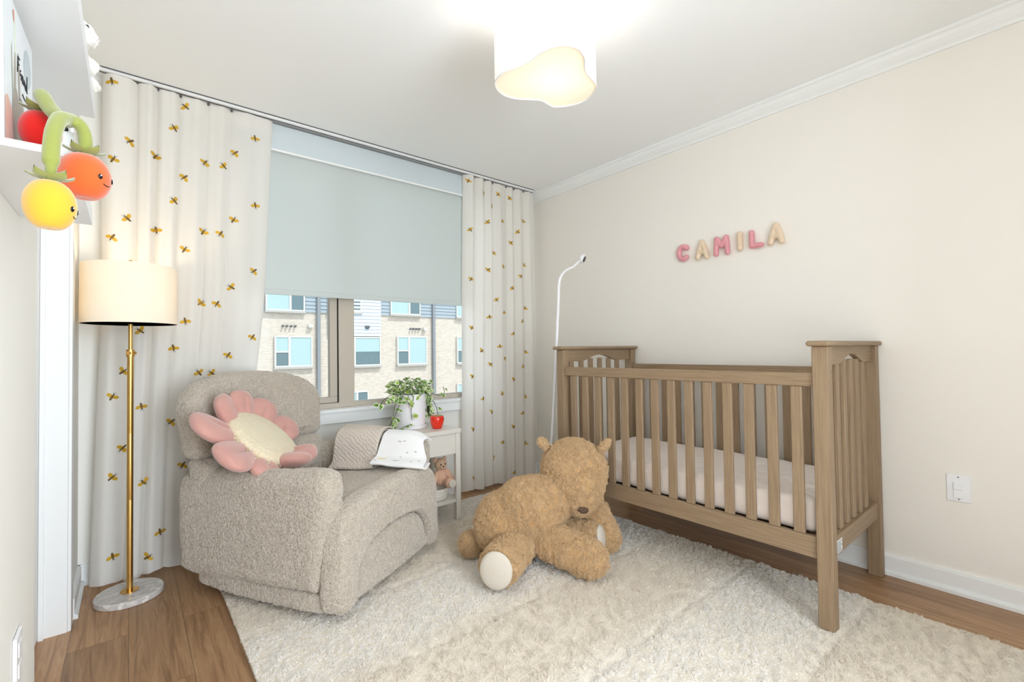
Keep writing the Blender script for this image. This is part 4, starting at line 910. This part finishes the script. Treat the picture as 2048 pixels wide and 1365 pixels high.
def win(x0, x1, z0, z1, kind):
    x0, x1, z0, z1 = bx_(x0), bx_(x1), fz(z0), fz(z1); y = YF - .1; fw_ = .055
    mid = x0 + (x1 - x0) * (.38 if kind != 'r' else .62)
    o = MB().box(x0, x1, y - .03, YF, z0, z0 + fw_).box(x0, x1, y - .03, YF, z1 - fw_, z1).box(x0, x0 + fw_, y - .03, YF, z0 + fw_, z1 - fw_).box(x1 - fw_, x1, y - .03, YF, z0 + fw_, z1 - fw_).box(mid - .045, mid + .045, y - .03, YF, z0 + fw_, z1 - fw_)
    hz = z0 + (z1 - z0) * .49
    if kind == 'l': o.box(x0 + fw_, mid - .045, y - .03, YF, hz - .03, hz + .03)
    o = o.build('window', M['wf'], bld)
    if kind == 'l':
        MB().box(x0 + fw_, mid - .045, y, y + .02, z0 + fw_, hz - .03).build('pane', M['bglass'], o); MB().box(x0 + fw_, mid - .045, y, y + .02, hz + .03, z1 - fw_).build('pane', M['blindb'], o)
        MB().box(mid + .045, x1 - fw_, y, y + .02, z0 + fw_, z1 - fw_).build('pane', M['blindb'], o)
    elif kind == 'm':
        MB().box(x0 + fw_, mid - .045, y, y + .02, z0 + fw_, z1 - fw_).build('pane', M['blindb'], o)
        MB().box(mid + .045, x1 - fw_, y, y + .02, z0 + fw_, hz).build('pane', M['bglass'], o); MB().box(mid + .045, x1 - fw_, y, y + .02, hz, z1 - fw_).build('pane', M['blindb'], o)
    else:
        MB().box(x0 + fw_, mid - .045, y, y + .02, z0 + fw_, z1 - fw_).build('pane', M['blindb'], o); MB().box(mid + .045, x1 - fw_, y, y + .02, z0 + fw_, z1 - fw_).build('pane', M['bglass'], o)
    MB().box(x0 - .04, x1 + .04, YF - .18, YF, z0 - .09, z0).build('sill', M['sillm'], o)
win(2.858, 3.78, .803, 1.604, 'l'); win(2.654, 3.59, 2.265, 3.0, 'r'); win(4.45, 5.708, .771, 1.60, 'm'); win(6.239, 7.246, .766, 1.626, 'l'); win(6.032, 7.027, 2.296, 3.05, 'r'); win(8.38, 9.4, .753, 1.628, 'l'); win(8.37, 9.3, 2.29, 3.0, 'r'); win(4.2, 5.13, 2.30, 3.0, 'r'); win(4.45, 5.324, -.9, .045, 'r'); win(8.37, 9.3, -.5, .08, 'r'); win(.4, 1.4, .8, 1.6, 'l'); win(.3, 1.3, 2.26, 3.0, 'r')
for x in (3.945, 7.50): MB().box(bx_(x) - .07, bx_(x) + .07, YF - .16, YF - .02, fz(-.2), 8.5).build('downpipe', M['pipe'], bld)
M['ventm'] = mat('dark grey vent', rgb(88, 92, 96), .6)
for xs, z in (((3.06, 3.155, 3.258, 3.358), 1.868), ((6.70, 6.80, 6.90, 7.0), 1.862)):
    for x in xs: MB().tube([(bx_(x), YF, fz(z)), (bx_(x), YF - .16, fz(z))], .045, 12).build('wall_vent', M['ventm'], bld)
for x, z, m in ((3.735, 1.885, 'wf'), (7.18, 1.87, 'wf'), (5.30, 1.89, 'ventm')):
    MB().box(bx_(x) - .1, bx_(x) + .1, YF - .2, YF, fz(z) - .06, fz(z) + .06).tube([(bx_(x), YF - .1, fz(z) - .06), (bx_(x), YF - .1, fz(z) - .1)], .07, 12).build('wall_light', M[m], bld)
struct(MB().box(-14, 30, YW + .5, YF, -4.1, -4).build('ground', mat('pale concrete paving', rgb(190, 188, 182), .9, noise_s=2, noise_a=.05)))  # unseen ground, put in pale to bounce daylight

# ------------------------------------------------------------------ light
def light(name, kind, loc, energy, color, size=.1, rot=None, size_y=None, spread=None):
    l = bpy.data.lights.new(name, kind); l.energy = energy; l.color = color
    if kind == 'AREA':
        l.size = size
        if size_y: l.shape = 'RECTANGLE'; l.size_y = size_y
    elif kind == 'SUN': l.angle = R(.5)
    else: l.shadow_soft_size = size
    o = bpy.data.objects.new(name, l); col.objects.link(o); o.location = loc
    if rot: o.rotation_euler = Vector(rot).to_track_quat('-Z', 'Y').to_euler()
    return o
light('sun', 'SUN', (0, -10, 20), 2.6, (1, .95, .88), rot=(-.22, .5, -.75))
light('ceiling_light_bulb', 'POINT', (1.34, 1.32, 2.37), 4.2, (1, .94, .88), .06)
light('floor_lamp_bulb', 'POINT', (lx, ly, 1.45), 4, (1, .80, .56), .05)
light('hall_light', 'AREA', (.75, YB - .45, 1.25), 80, (.82, .91, 1), 1.5, (-.8, 1, .08), 2.0)  # added fill light outside the rear opening, brightens the room from behind the camera
W = bpy.data.worlds.new('sky'); scene.world = W; W.use_nodes = True
nt = W.node_tree; bg = nt.nodes['Background']; sk_ = nt.nodes.new('ShaderNodeTexSky'); sk_.sky_type = 'HOSEK_WILKIE'; sk_.turbidity = 3; sk_.sun_direction = (.22, -.5, .75); mxs = nt.nodes.new('ShaderNodeMix'); mxs.data_type = 'RGBA'; mxs.inputs[0].default_value = .72; nt.links.new(sk_.outputs[0], mxs.inputs[6]); mxs.inputs[7].default_value = (.36, .39, .42, 1); nt.links.new(mxs.outputs[2], bg.inputs['Color']); bg.inputs['Strength'].default_value = 4.2

# ------------------------------------------------------------------ camera
cd = bpy.data.cameras.new('camera'); cam = bpy.data.objects.new('camera', cd); col.objects.link(cam)
r_ = Vector((0.769207, -0.63884947, -0.01385453)); u_ = Vector((-0.00250286, -0.02469358, 0.99969193)); f_ = Vector((0.63899478, 0.76893536, 0.02059343))
cam.matrix_world = Matrix(((r_.x, u_.x, -f_.x, 0), (r_.y, u_.y, -f_.y, 0), (r_.z, u_.z, -f_.z, 1.15), (0, 0, 0, 1)))
cd.sensor_width = 36; cd.lens = 921.1 / 2048 * 36; cd.clip_start = .02; cd.clip_end = 200
scene.camera = cam
scene.view_settings.view_transform = 'Standard'; scene.view_settings.look = 'None'; scene.view_settings.gamma = 1; scene.view_settings.exposure = 0.35
scene.cycles.use_denoising = True; scene.cycles.max_bounces = 10; scene.cycles.diffuse_bounces = 6; scene.cycles.transparent_max_bounces = 12; scene.cycles.sample_clamp_indirect = 6
scene.cycles.caustics_reflective = False; scene.cycles.caustics_refractive = False
for o in bpy.data.objects:
    if 'org' in o: del o['org']
